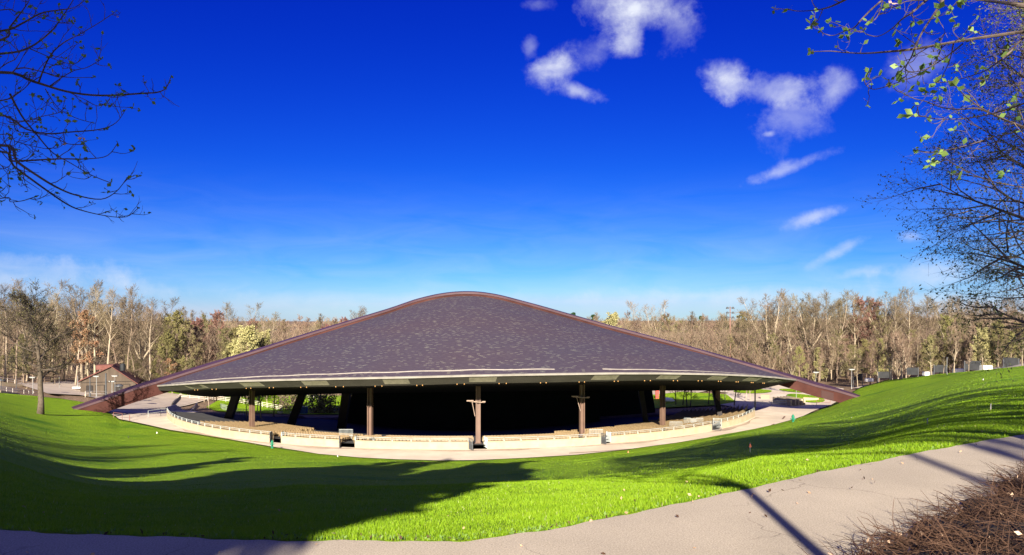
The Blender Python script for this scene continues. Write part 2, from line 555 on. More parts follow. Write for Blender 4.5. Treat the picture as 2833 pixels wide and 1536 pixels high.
MT['path'] = path_material()
far_edge = []
for px in [p for p in pxs if -420 <= p <= 1300]:
    dn, _, _ = lawn_col(px)
    far_edge.append(Vector(((px - CX) / F * dn, dn, ZPATH)))
near_edge_tab = [(-40, -2), (-7.2, .2), (-2, .9), (1.0, 3.3), (2.4, 4.8), (3.86, 6.0), (5.45, 7.35), (9.0, 9.2), (12.0, 10.0), (40, 16)]
mb = MB()
prow = []
for q in far_edge:
    wob = .014 * math.sin(q.x * 4.1) + .012 * math.sin(q.x * 9.7 + 1) + .008 * math.sin(q.x * 23)
    ny = min(lerp_tab(near_edge_tab, q.x), q.y - 1.2)
    prow.append([Vector((q.x, q.y + .14 + wob, ZPATH - .14)), Vector((q.x, q.y - .02 + wob, ZPATH + .004))] + [Vector((q.x, q.y + (ny - q.y) * t, ZPATH + .004)) for t in (.25, .5, .75, 1)])
mb.strip([r[::-1] for r in prow])
pth = mb.build('path', MT['path'])
tag(pth, kind='structure')

# level leaf-strewn ground behind the path, on which the shade trees stand
mb = MB()
gx = np.linspace(-160, 160, 41)
for_rows = []
for x in gx:
    top = lerp_tab([(-160, 6), (-40, 3.2), (-7.2, 2.5), (0, 3.3), (2.4, 5.2), (5.45, 8.5), (9.0, 10.6), (40, 20), (160, 20)], x)
    for_rows.append([Vector((x, y, ZPATH - .01)) for y in np.linspace(-160, top, 12)])
mb.strip([r[::-1] for r in for_rows])
tag(mb.build('woodland_ground', MT['ground']), kind='structure')

# the ground beyond: one sheet out to the horizon
ax = np.concatenate([[-2600, -1700, -1000, -650, -450, -350], np.arange(-300, 301, 6.0), [350, 450, 650, 1000, 1700, 2600]])
ay = np.concatenate([np.arange(40, 300, 5.0), np.arange(300, 480, 12.0), [520, 600, 760, 1000, 1500, 2200, 3000]])
X, Y = np.meshgrid(ax, ay, indexing='ij')
Z = G(X, Y) - .30
LZ = np.zeros_like(Z)
for i in range(X.shape[0]):
    for j in range(X.shape[1]):
        px = CX + F * X[i, j] / Y[i, j]
        if -420 <= px <= 1300 and Y[i, j] < lawn_col(px)[1] - 4:
            Z[i, j] = min(Z[i, j], lawn_pt(px, Y[i, j]).z - 1.2)
        if math.hypot(X[i, j] - O[0], Y[i, j] - O[1]) < 66 and abs(math.atan2(X[i, j] - O[0], O[1] - Y[i, j])) < 1.12:
            Z[i, j] = min(Z[i, j], -28)
mb = MB()
mb.strip([[Vector((X[i, j], Y[i, j], Z[i, j])) for j in range(X.shape[1])][::-1] for i in range(X.shape[0])])
tag(mb.build('ground', MT['ground'], smooth=True), kind='structure')


def drape(name, poly, m, off, step=4.0, kind='structure'):
    """a sheet laid over the ground inside this outline"""
    pts = [Vector((p[0], p[1])) for p in poly]
    dense = []
    for a, b in zip(pts, pts[1:] + pts[:1]):
        k = max(1, int((b - a).length / step))
        dense += [a + (b - a) * (i / k) for i in range(k)]
    n = len(dense)
    xs = [p.x for p in dense]; ys = [p.y for p in dense]

    def inside(x, y):
        c = False
        for i in range(n):
            a, b = dense[i], dense[i - 1]
            if (a.y > y) != (b.y > y) and x < (b.x - a.x) * (y - a.y) / (b.y - a.y) + a.x:
                c = not c
        return c
    inner = [Vector((x, y)) for x in np.arange(min(xs) + .7, max(xs), step) for y in np.arange(min(ys) + .7, max(ys), step) if inside(x, y)]
    vs, es, fs = delaunay_2d_cdt(dense + inner, [(i, (i + 1) % n) for i in range(n)], [list(range(n))], 1, 1e-4)[:3]
    vx = np.array([v.x for v in vs]); vy = np.array([v.y for v in vs])
    vz = G(vx, vy) + off
    b = MB(); b.add(list(zip(vx, vy, vz)), [list(f) for f in fs])
    o = b.build(name, m, smooth=True)
    return tag(o, kind=kind)


# concrete walkway and forecourts
ring = [(O[0] + 68.6 * math.sin(a), O[1] - 68.6 * math.cos(a)) for a in np.radians(np.arange(64, -64.1, -3))]
lawn_edge = [(e.x, e.y - (.3 if 119 <= p <= 828 else 1.5)) for e, p in zip(edge_rows, pxs) if 106 <= p <= 842]
poly = [(-100, 172)] + lawn_edge + [(81, 171), (90, 190), (91, 206), (84, 226), (66, 232), (58, 222), (62, 200), (50, 186), (52, 168)] + ring + [(-74, 166), (-86, 172), (-89, 205), (-110, 207), (-108, 182)]
drape('walkway', poly, MT['concrete'], .0, 3.0)
# damp dirt gathered along the foot of the cream wall
mb = MB()
rows = []
for a in np.radians(np.arange(-50, 62, .5)):
    s, c = math.sin(a), math.cos(a)
    wd = max(.05, .75 + .5 * math.sin(a * 17) + .3 * math.sin(a * 41 + 1))
    rows.append([Vector((O[0] + r_ * s, O[1] - r_ * c, ZP + .006)) for r_ in (68.8 + .45 + .2 * math.sin(a * 29), 68.8 + .5 + wd)])
mb.strip(rows)
tag(mb.build('dirt_strip', mat('damp_dirt', (.36, .27, .20), (.50, .40, .30), 1.1, c3=(.24, .17, .13), scale3=.2, f3=.7)), kind='structure')
# brown drain line and the kerb along the lawn
mb = MB()
rows = []
for a in np.radians(np.arange(-58, 66, 1.0)):
    rr = 74.4
    s, c = math.sin(a), math.cos(a)
    rows.append([Vector((O[0] + (rr + w) * s, O[1] - (rr + w) * c, ZP + h)) for w, h in ((-.16, .012), (.16, .012))])
mb.strip([r[::-1] for r in rows if r[0].x > 8])
tag(mb.build('drain_channel', mat('rusty_grate', (.13, .07, .05), (.19, .11, .08), 4)), kind='structure')
# ------------------------------------------------------------------ the pavilion
def arch_d(py):
    return 160.0 / (1 + .77 * (py - HY) / F)


OUT = [(120, 1155), (152, 1143), (224, 1118), (288, 1096), (358, 1071), (465, 1039), (537, 1017), (594, 1000), (716, 964), (788, 941), (982, 882), (1079, 853), (1150, 828), (1207, 814),
       (1254, 807.5), (1290, 806), (1330, 807.5), (1380, 815.5), (1420, 826), (1488, 844), (1682, 899), (1876, 950), (2100, 1012), (2198, 1040), (2258, 1058), (2313, 1073), (2408, 1103.5), (2440, 1114)]
ox = np.array([a for a, b in OUT], float); oy = np.array([b for a, b in OUT], float)
_fine = np.linspace(120, 2440, 600)
_y = np.interp(_fine, ox, oy)
_ker = np.hanning(21); _ker /= _ker.sum()
_yp = np.r_[2 * _y[0] - _y[10:0:-1], _y, 2 * _y[-1] - _y[-2:-12:-1]]
_ys = np.convolve(_yp, _ker, 'valid')
out_y = lambda sx: float(np.interp(sx, _fine, _ys))


def a_front(sx):
    py = (out_y(sx) + lerp_tab([(120, 6), (288, 8.5), (465, 8), (800, 4), (1100, 2.5), (1900, 2.5), (2150, 6), (2258, 8), (2313, 6), (2408, 4)], sx)) * K
    return P(sx * K, py, arch_d(py))


def a_back(sx):
    py = out_y(sx) * K
    return P(sx * K, py, arch_d(py) + 4.2)


PAV = empty('pavilion', (-7, 150, ZP), 'huge open-sided concert pavilion with a dark shingled tent-like roof and rust-brown arch', 'pavilion')
SXS = np.linspace(120, 2440, 180)
mb = MB(); top = MB()
rows = []
for sx in SXS:
    h = lerp_tab([(400, 2.95), (1300, 2.6), (2200, 2.45)], sx)
    f, b = a_front(sx), a_back(sx)
    dz = Vector((0, 0, -h))
    rows.append([f, f + dz, b + dz + Vector((0, 0, .3)), b, f])
mb.strip([r[::-1] for r in rows])
mb.add(rows[0][:4], [(0, 1, 2, 3)]); mb.add(rows[-1][:4], [(3, 2, 1, 0)])
arch = mb.build('arch_beam', MT['weather'], PAV)
mb = MB()
rows = []
for sx in SXS:
    f, b = a_front(sx), a_back(sx)
    n = (b - f).normalized()
    u = Vector((0, 0, .10))
    rows.append([f - n * .12 + u - Vector((0, 0, .45)), f - n * .12 + u, b + n * .1 + u, b + n * .1 + u - Vector((0, 0, .4))])
mb.strip([r[::-1] for r in rows])
cop = mb.build('coping', MT['coping'], arch)
# dark patch plate riveted on the right foot
mb = MB()
q = [a_front(2272), a_front(2306)]
for dz0, dz1 in ((-.75, -2.35),):
    a0 = q[0] + Vector((0, -.05, dz0)); a1 = q[1] + Vector((0, -.05, dz0)); b1 = q[1] + Vector((0, -.05, dz1)); b0 = q[0] + Vector((0, -.05, dz1))
    mb.add([a0, a1, b1, b0, a0 + Vector((0, .2, 0)), a1 + Vector((0, .2, 0)), b1 + Vector((0, .2, 0)), b0 + Vector((0, .2, 0))], [(0, 3, 2, 1), (0, 1, 5, 4), (1, 2, 6, 5), (2, 3, 7, 6), (3, 0, 4, 7)])
mb.build('patch_plate', mat('red_oxide_plate', (.030, .0075, .006), (.042, .011, .009), .5, rough=.55), arch)

EC, ER, EA = (-7.35, 180.9), 74.9, math.radians(65.2)
EAVE_PY = [(440, 1066.5), (549, 1059), (668, 1053), (779, 1050), (940, 1046.6), (1133, 1043), (1299, 1038.5), (1489, 1035), (1700, 1032), (1834, 1032), (1980, 1034.5), (2089, 1039), (2150, 1044), (2203, 1050.5)]
FB_PY = [(440, 1080), (475, 1081.5), (589, 1076), (739, 1072), (943, 1069), (1133, 1066), (1266, 1062), (1516, 1058), (1700, 1054), (1806, 1052), (1953, 1053), (2046, 1056), (2127, 1060), (2203, 1054)]


def ring_pt(R, a, tab):
    R = R + 2.2 * (1 - (a / EA) ** 2)
    x, y = EC[0] + R * math.sin(a), EC[1] - R * math.cos(a)
    px = CX + F * x / y
    py = lerp_tab(tab, px / K) * K
    return Vector((x, y, -(py - HY) / F * y))


def eave(u):
    return ring_pt(ER, EA * u, EAVE_PY)


def fbot(u):
    return ring_pt(ER - .9 * (1 - abs(u) ** 6), EA * u, FB_PY)


def asrc(u):
    return 440 + (2203 - 440) * (u + 1) / 2


def rf(u, t):
    """roof surface, t = 0 at the eave, 1 under the arch"""
    a = a_front(asrc(u)) + Vector((0, .3, -.78))
    e = eave(u)
    p = e.lerp(a, t)
    p.z += .9 * math.sin(math.pi * t) * (1 - u * u)
    return p


def in_py(sx):
    return lerp_tab([(440, 1081), (472, 1083), (515, 1091), (557, 1097), (630, 1097), (943, 1089), (1300, 1084), (1643, 1081), (2089, 1080.5), (2150, 1066), (2203, 1054)], sx) * K


def inner(u):
    x = -75.0 + (60.3 + 75.0) * (u + 1) / 2
    y = 149.3 - 15.5 * (1 - u * u)
    px = CX + F * x / y
    return Vector((x, y, -(in_py(px / K) - HY) / F * y))


def roof_material():
    m = bpy.data.materials.new('roof_shingles')
    nt, N, L = nodes(m)
    bs = N['Principled BSDF']; bs.inputs['Roughness'].default_value = .75; bs.inputs['Specular IOR Level'].default_value = .12
    tc = N.new('ShaderNodeTexCoord')
    br = N.new('ShaderNodeTexBrick')
    br.inputs['Color1'].default_value = (0, 0, 0, 1); br.inputs['Color2'].default_value = (1, 1, 1, 1); br.inputs['Mortar'].default_value = (.3, .3, .3, 1)
    br.inputs['Scale'].default_value = 1; br.inputs['Mortar Size'].default_value = 0.015; br.inputs['Brick Width'].default_value = .55; br.inputs['Row Height'].default_value = .22
    br.inputs['Bias'].default_value = 0
    L.new(tc.outputs['UV'], br.inputs['Vector'])
    nz = N.new('ShaderNodeTexNoise'); nz.inputs['Scale'].default_value = .12; nz.inputs['Detail'].default_value = 4
    L.new(tc.outputs['UV'], nz.inputs['Vector'])
    ad = N.new('ShaderNodeMath'); ad.operation = 'MULTIPLY_ADD'; ad.inputs[1].default_value = .12
    L.new(nz.outputs['Fac'], ad.inputs[0]); L.new(br.outputs['Color'], ad.inputs[2])
    r = N.new('ShaderNodeValToRGB'); e = r.color_ramp.elements
    e[0].position = 0; e[0].color = (.058, .046, .060, 1)
    e[1].position = .45; e[1].color = (.062, .049, .064, 1)
    for p_, c_ in ((.80, (.067, .054, .069)), (.970, (.078, .064, .072)), (1.0, (.15, .142, .12))):
        q_ = e.new(p_); q_.color = (*c_, 1)
    L.new(ad.outputs[0], r.inputs[0])
    n2 = N.new('ShaderNodeTexNoise'); n2.inputs['Scale'].default_value = .06; n2.inputs['Detail'].default_value = 5
    L.new(tc.outputs['UV'], n2.inputs['Vector'])
    x = N.new('ShaderNodeMix'); x.data_type = 'RGBA'; x.blend_type = 'MULTIPLY'; x.inputs[0].default_value = 1
    r2 = N.new('ShaderNodeValToRGB'); r2.color_ramp.elements[0].position = .3; r2.color_ramp.elements[1].position = .7
    r2.color_ramp.elements[0].color = (1.05, .98, .97, 1); r2.color_ramp.elements[1].color = (.95, .99, 1.05, 1)
    L.new(n2.outputs['Fac'], r2.inputs[0]); L.new(r.outputs[0], x.inputs[6]); L.new(r2.outputs[0], x.inputs[7])
    L.new(x.outputs[2], bs.inputs['Base Color'])
    b = N.new('ShaderNodeBump'); b.inputs['Strength'].default_value = .35; b.inputs['Distance'].default_value = .05
    L.new(br.outputs['Color'], b.inputs['Height']); L.new(b.outputs[0], bs.inputs['Normal'])
    return m


MT['roof'] = roof_material()
NU, NT_ = 160, 50
mb = MB()
rows = [[rf(-1 + 2 * i / NU, j / NT_) for j in range(NT_ + 1)] for i in range(NU + 1)]
mb.strip([r[::-1] for r in rows])
roof = mb.build('roof', MT['roof'], PAV, smooth=True)
me = roof.data
uvl = me.uv_layers.new(name='UVMap')
uvs = np.zeros((len(mb.v), 2))
k = 0
for i in range(NU + 1):
    L_ = (rows[i][-1] - rows[i][0]).length
    for j in range(NT_, -1, -1):
        uvs[k] = (rows[i][j].x * 1.02 + 200, L_ * j / NT_ + 10 + 0 * i); k += 1
li = np.zeros(len(me.loops), int); me.loops.foreach_get('vertex_index', li)
uvl.data.foreach_set('uv', uvs[li].ravel())

# eave: pale edge strip, sloping olive fascia, soffit and ceiling
US = np.linspace(-1, 1, 121)
mb = MB(); mb.strip([[fbot(u), eave(u) + Vector((0, .02, -.12))] for u in US]); fas = mb.build('fascia', MT['fascia'], PAV, smooth=True)
mb = MB()
rows = []
for u in np.linspace(-.985, .985, 121):
    e = eave(u); o_ = Vector((math.sin(EA * u), -math.cos(EA * u), 0)) * .14
    rows.append([e + o_ - Vector((0, 0, .2)), e + o_ + Vector((0, 0, .05)), e - o_ + Vector((0, 0, .12))])
mb.strip(rows); mb.build('eave_edge', mat('weathered_edge_strip', (.20, .185, .155), (.28, .26, .22), .6), PAV)
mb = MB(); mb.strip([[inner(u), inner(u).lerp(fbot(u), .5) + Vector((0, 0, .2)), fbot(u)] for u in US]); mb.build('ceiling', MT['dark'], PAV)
mb = MB()
rows = []
for u in np.linspace(-.74, .70, 97):
    if .17 < u < .245: 
        if rows: mb.strip(rows); rows = []
        continue
    w = .055 * min(1, (1 - abs(u + .12) / .66) * 2.6) + .005
    a, b = rf(u, .036 + .002 * math.sin(u * 60)), rf(u, .036 + .005)
    n = Vector((math.sin(EA * u), -math.cos(EA * u), 0)) * .05
    rows.append([a + n + Vector((0, 0, -.02)), a + n + Vector((0, 0, w * 1.5 + .03)), a - n * 3 + Vector((0, 0, w * 1.5 + .035)), a - n * 3 - Vector((0, 0, .1))])
mb.strip(rows); mb.build('snow_guard', MT['gutter'], PAV)


def u_of(sx):
    return min(np.linspace(-1, 1, 801), key=lambda u: abs((CX + F * eave(u).x / eave(u).y) / K - sx) + (3 if abs(u) > .97 else 0))


def fpt(sx, t, outw=.0):
    u = u_of(sx)
    p = eave(u).lerp(fbot(u), t)
    n = Vector((math.sin(EA * u), -math.cos(EA * u), -.35))
    return p + n * outw


for cx_, w in ((536, 50), (690, 58), (869, 72), (1094, 76), (1336, 79), (1677, 72), (1855, 60), (1991, 44), (2088, 38), (2152, 26)):
    sk = (1250 - cx_) / 800 * 14
    c = [fpt(cx_ - w / 2 - sk / 2, .22, .03), fpt(cx_ + w / 2 - sk / 2, .22, .03), fpt(cx_ + w / 2 + sk / 2, .80, .03), fpt(cx_ - w / 2 + sk / 2, .80, .03)]
    ctr = sum(c, Vector()) / 4
    mb = MB()
    ni = [ctr + (q - ctr) * .95 + Vector((0, -.06, -.02)) for q in c]
    deep = [ctr + (q - ctr) * .55 + Vector((0, -.045, -.015)) for q in c]
    mb.add([q + Vector((0, .15, .05)) for q in c] + ni + deep, [(0, 1, 5, 4), (1, 2, 6, 5), (2, 3, 7, 6), (3, 0, 4, 7), (4, 5, 9, 8), (5, 6, 10, 9), (6, 7, 11, 10), (7, 4, 8, 11), (8, 9, 10, 11)])
    pn = mb.build('floodlight', MT['panel'], fas)
mb = MB()
for cx_ in (1094, 1336, 1855, 1677):
    pass
for sx in (526, 534, 573, 586, 670, 682, 733, 746, 822, 838, 922, 941, 1033, 1051, 1149, 1167, 1265, 1284, 1382, 1401, 1498, 1516, 1606, 1622, 1705, 1719, 1793, 1808, 1874, 1886, 1942, 1953, 1999, 2007, 2048, 2055, 2090, 2095, 2122, 2127):
    p = fpt(sx, 1.0)
    b = MB(); b.lathe([(.03, .04), (.07, .03), (.09, -.06), (.05, -.13)], p, 8)
    b.build('eave_lamp', MT['amber'], PAV)


# interior floor, stepped seating bowl
def floor_z(r):
    return -19.45 - .112 * (68.2 - r)


mb = MB()
angs = np.radians(np.arange(-66, 70.1, 2))
mb.strip([[Vector((O[0] + r * math.sin(a), O[1] - r * math.cos(a), floor_z(r))) for r in (68.3, 60, 50, 40, 30, 20)] for a in angs])
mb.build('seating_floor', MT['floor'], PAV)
# floor from the bowl to the open back
mb = MB()
mb.strip([[Vector((O[0] + 20 * math.sin(a), O[1] - 20 * math.cos(a), floor_z(20))), Vector((O[0] + 24 * math.sin(a) * 2.6, 196 + 4 * math.cos(a), -25.1))] for a in np.radians(np.arange(-66, 70.1, 4))])
mb.build('stage_apron', MT['floor'], PAV)
# dark stage house
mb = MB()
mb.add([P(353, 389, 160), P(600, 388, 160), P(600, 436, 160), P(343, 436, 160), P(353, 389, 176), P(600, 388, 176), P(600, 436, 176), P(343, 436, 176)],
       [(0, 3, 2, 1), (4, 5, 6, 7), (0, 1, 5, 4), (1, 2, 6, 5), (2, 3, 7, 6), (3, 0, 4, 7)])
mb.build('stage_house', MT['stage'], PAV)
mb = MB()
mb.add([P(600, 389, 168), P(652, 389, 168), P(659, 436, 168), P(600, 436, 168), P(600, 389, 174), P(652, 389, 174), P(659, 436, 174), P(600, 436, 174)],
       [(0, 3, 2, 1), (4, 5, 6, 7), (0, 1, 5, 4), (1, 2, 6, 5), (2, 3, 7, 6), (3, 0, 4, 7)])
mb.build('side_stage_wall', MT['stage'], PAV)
# raking legs
for (tx, bx, by, w) in ((649, 624, 1160, 20), (831, 796, 1172, 19), (956, 942, 1180, 22), (1773, 1790, 1160, 15), (1981, 1993, 1132, 14)):
    u = min(np.linspace(-1, 1, 401), key=lambda u: abs((CX + F * inner(u).x / inner(u).y) / K - tx))
    t_ = inner(u) + Vector((0, 1.5, .5))
    d = 150 if abs(tx - 1300) > 500 else 148
    if tx > 1700: d = 140
    b_ = PS(bx, by, d)
    b_.z -= 2
    mb = MB(); ww = w * K / F * (d - 6)
    mb.beam(b_, t_, ww, ww * .8, up=Vector((0, 1, 0)))
    mb.build('raking_leg', MT['leg'], PAV)

# steel columns of H section
cols = [(697, 1186, 0), (1024, 1208, 1), (1323, 1228, 3), (1610, 1206, 2), (1833, 1181, 1), (1986, 1152, 0), (2089, 1131, 4)]
for sx, sy, kind in cols:
    z0 = -19.55 if kind != 3 else -19.98
    b = PZ(sx * K, sy * K, z0)
    ang = math.atan2(b.x - EC[0], -(b.y - EC[1]))
    R_ = math.hypot(b.x - EC[0], b.y - EC[1])
    u = ang / EA
    zt = inner(u).z + (fbot(u).z - inner(u).z) * .72
    if kind == 4:
        zt = -15.2
    w = .72 if kind != 4 else .28
    mb = MB()
    Rz = Matrix.Rotation(ang, 3, 'Z')
    h = zt - z0
    c = Vector((b.x, b.y, (zt + z0) / 2))
    mb.box(c + Rz @ Vector((-w * .42, 0, 0)), (w * .22, w * .95, h), ang)
    mb.box(c + Rz @ Vector((w * .42, 0, 0)), (w * .22, w * .95, h), ang)
    mb.box(c + Rz @ Vector((0, w * .12, 0)), (w * .64, w * .3, h - .02), ang)
    mb.box(Vector((b.x, b.y, z0 + .1)), (w * 1.5, w * 1.4, .2), ang)
    col = mb.build('column', MT['column'] if kind != 4 else MT['pole'], PAV)
    if kind in (1, 2, 3):
        m2 = MB(); zc = z0 + h * (.62 if kind == 1 else .72)
        for dz in (0, .35):
            m2.box((b.x, b.y, zc + dz), (w * 1.25, w * 1.3, .09), ang)
        m2.build('collar', MT['column'], col)
    if kind in (2, 3):
        m2 = MB(); zc = z0 + h * .735
        m2.beam((b.x - 1.55, b.y - .7, zc + .12), (b.x + 1.05, b.y - .6, zc - .08), .16, .14)
        m2.box((b.x - 1.25, b.y - .75, zc + .22), (1.1, .5, .16))
        m2.box((b.x + .95, b.y - .7, zc + .05), (.5, .4, .18))
        m2.beam((b.x - .95, b.y - .7, zc), (b.x - .5 if kind == 3 else b.x - .3, b.y - .5, zc - 2.3), .08, .08)
        m2.build('light_bracket', mat('pale_brown_bracket', (.30, .22, .17), (.36, .27, .21), 2) if 'pale_brown_bracket' not in bpy.data.materials else bpy.data.materials['pale_brown_bracket'], col)

# ------------------------------------------------------------------ cream walls, rails and gates round the seating
def ang_px(px, z=ZP, r=68.7):
    best = None
    for a in np.radians(np.arange(-68, 72, .05)):
        x, y = O[0] + r * math.sin(a), O[1] - r * math.cos(a)
        e = abs(CX + F * x / y - px)
        if best is None or e < best[0]:
            best = (e, a)
    return best[1]


RW = 68.7
segs = [(-64.5, ang_px(272), 'cream concrete wall at the far left end of the walkway, streaked by tree shadows'),
        (ang_px(281), ang_px(340), 'cream wall between the shaded left gate and the gate left of the middle column'),
        (ang_px(355), ang_px(469), 'long sunlit cream wall directly left of the middle column'),
        (ang_px(487), ang_px(601), 'long sunlit cream wall directly right of the middle column'),
        (ang_px(611), ang_px(712), 'cream wall curving up below the thick column right of the stage'),
        (ang_px(722), math.radians(63.5), 'pale cream wall sweeping back to the curved fins by the right arch foot')]
wl_h = 1.15
for i, (a0, a1, lab) in enumerate(segs):
    if i == 0: a0 = ang_px(166)
    n = max(3, int(abs(a1 - a0) * RW / 1.2))
    As = np.linspace(a0, a1, n)
    mb = MB()
    rows = []
    for a in As:
        s, c = math.sin(a), math.cos(a)
        q = lambda r, z: Vector((O[0] + r * s, O[1] - r * c, z))
        rows.append([q(RW, -20.3), q(RW, ZP + wl_h - .14), q(RW + .06, ZP + wl_h - .13), q(RW + .06, ZP + wl_h), q(RW - .34, ZP + wl_h), q(RW - .34, -20.3)])
    mb.strip(rows)
    mb.add(rows[0], [(0, 1, 2, 3, 4, 5)]); mb.add(rows[-1], [(5, 4, 3, 2, 1, 0)])
    w = mb.build('retaining_wall', MT['wallcream'])
    tag(w, lab, 'wall', 'cream walls round the seating')
    # rail
    L_ = abs(a1 - a0) * RW
    step = max(1, int(L_ / 2.6))
    mb = MB()
    A2 = np.linspace(a0 + .004, a1 - .004, step * 4 + 1)
    pq = lambda a, z: Vector((O[0] + (RW - .15) * math.sin(a), O[1] - (RW - .15) * math.cos(a), z))
    zt = ZP + wl_h
    for g in range(step):
        aa = np.linspace(a0 + (a1 - a0) * (g + .03) / step, a0 + (a1 - a0) * (g + .97) / step, 4)
        mb.tube([pq(aa[0], zt - .02)] + [pq(a, zt + .52) for a in aa] + [pq(aa[-1], zt - .02)], .045, 5)
        mb.tube([pq(a, zt + .27) for a in aa], .03, 4)
    r = mb.build('guard_rail', MT['rail'])
    tag(r, 'galvanised pipe rail on top of the ' + lab.replace('cream concrete wall', 'cream wall').replace('directly ', '').replace(', streaked by tree shadows', ''), 'rail', 'pipe rails on the cream walls')
    r['label'] = ' '.join(r['label'].split()[:16])

gl = ['shaded open steel gate at the left, between two cream walls', 'open steel gate left of the middle column, before the tan seats',
      'open steel gate at the foot of the middle column', 'steel gate right of the middle stage, below tan seats', 'steel gate beside the pale ramp at the right of the seating']
for (i, lab) in enumerate(gl):
    a0, a1 = segs[i][1], segs[i + 1][0]
    p0 = Vector((O[0] + (RW + .1) * math.sin(a0), O[1] - (RW + .1) * math.cos(a0), ZP))
    p1 = Vector((O[0] + (RW - .1) * math.sin(a1), O[1] - (RW - .1) * math.cos(a1), ZP))
    root = empty('steel_gate', p0, lab, 'gate', 'gates in the cream walls')
    d = (p1 - p0).normalized(); outw = Vector((d.y, -d.x, 0))
    for hng, dr in ((p0, (d * .35 + outw).normalized()), (p1, (-d * .2 - outw * 1).normalized())):
        mb = MB()
        Lg = min(1.5, (p1 - p0).length * .5)
        for z in (.15, 1.15, 1.75):
            mb.beam(hng + Vector((0, 0, z)), hng + dr * Lg + Vector((0, 0, z)), .06, .06)
        for t in np.linspace(0, 1, 8):
            mb.beam(hng + dr * Lg * t + Vector((0, 0, .1)), hng + dr * Lg * t + Vector((0, 0, 1.78)), .05 if 0 < t < 1 else .09, .05 if 0 < t < 1 else .09, up=Vector((1, 0, 0)))
        lf = mb.build('leaf', MT['rail'] if dr.dot(outw) < 0 else MT['pole'], root)
        m2 = MB(); m2.box(hng + dr * Lg * .9 + Vector((0, 0, 1.0)) + outw * .05, (.18, .08, .22)); m2.build('latch', MT['pole'], lf)

# picket panels and a few cabinets that stand on the seating terrace behind the walls
for px, lab in ((346, 'bar panel behind the gate left of the middle column'), (596, 'grey bar panel at the fourth wall gate'), (676, 'tall grey bar panel right of the thick right column'), (690, 'long grey bar panel before the right seat block'),
                (697, 'short bar panel at the head of the right ramp')):
    b = PZ(px, 436 if 300 < px < 600 else (431.5 if px < 620 else (428 if px < 680 else (424 if px < 700 else 417))), -19.2)
    mb = MB()
    L_ = 2.2
    for z in (.1, 1.1):
        mb.beam(b + Vector((-L_ / 2, 0, z)), b + Vector((L_ / 2, 0, z)), .05, .05)
    for t in np.linspace(-1, 1, 12):
        mb.beam(b + Vector((t * L_ / 2, 0, -.5)), b + Vector((t * L_ / 2, 0, 1.1)), .04, .04, up=Vector((1, 0, 0)))
    tag(mb.build('bar_panel', MT['hydrant'] if 'green' in lab else (MT['rail'])), lab, 'barrier', 'bar panels behind the walls')

# ------------------------------------------------------------------ seats
def seat_shape(mb, M_):
    def bx(c, s, mi=0, tilt=0):
        R = M_.to_3x3() @ Matrix.Rotation(tilt, 3, 'X')
        mb.box(M_ @ Vector(c), s, mi=mi, mat=R)
    bx((0, .02, .66), (.44, .06, .50), 0, -.16)
    bx((0, -.03, .93), (.44, .07, .07), 0, -.16)
    bx((0, .27, .44), (.46, .44, .06), 0, .08)
    bx((0, .18, .20), (.06, .30, .42), 0)


def seat_M(a, r):
    s, c = math.sin(a), math.cos(a)
    return Matrix.Translation((O[0] + r * s, O[1] - r * c, floor_z(r))) @ Matrix.Rotation(a, 4, 'Z')


def aisle(a, px=None):
    deg = math.degrees(a)
    return any(abs(deg - g) < .75 for g in AISLES)


AISLES = [math.degrees(ang_px(p, -19.5, 66)) for p in (277, 348, 370, 478, 582, 606, 663, 717)]
A_L, A_R = ang_px(204, -19.5, 66), ang_px(757, -19.5, 66)
sb = MB(); seat_shape(sb, Matrix.Identity(4))
sme = sb.mesh('seat', MT['seat'])
count = 0
rest = MB()
for row in range(16):
    r = 66.6 - .92 * row
    a = A_L - .0 * row
    while a < A_R:
        if not aisle(a) and (row < 9 or a > math.radians(20) or a < math.radians(-30)):
            a_ = a + rnd.uniform(-.0006, .0006)
            if count < 300 and (row == 0 or (row <= 3 and a > math.radians(33))):
                o = bpy.data.objects.new('seat', sme); COL.objects.link(o)
                o.matrix_world = seat_M(a_, r)
                tag(o, 'tan plastic seat in the sunlit back rows behind the cream wall', 'seat', 'tan seats in the back rows')
                count += 1
            else:
                seat_shape(rest, seat_M(a_, r))
        a += .56 / r
tag(rest.build('seat_rows', MT['seat']), 'further rows of tan plastic seats descending towards the dark stage', 'seats', kind='stuff')
# ------------------------------------------------------------------ trees
def rot_about(d, ang, az):
    """direction d bent by ang, around itself by az"""
    ref = Vector((0, 0, 1)) if abs(d.z) < .9 else Vector((1, 0, 0))
    a = d.cross(ref).normalized()
    b = d.cross(a)
    return (d * math.cos(ang) + (a * math.cos(az) + b * math.sin(az)) * math.sin(ang)).normalized()


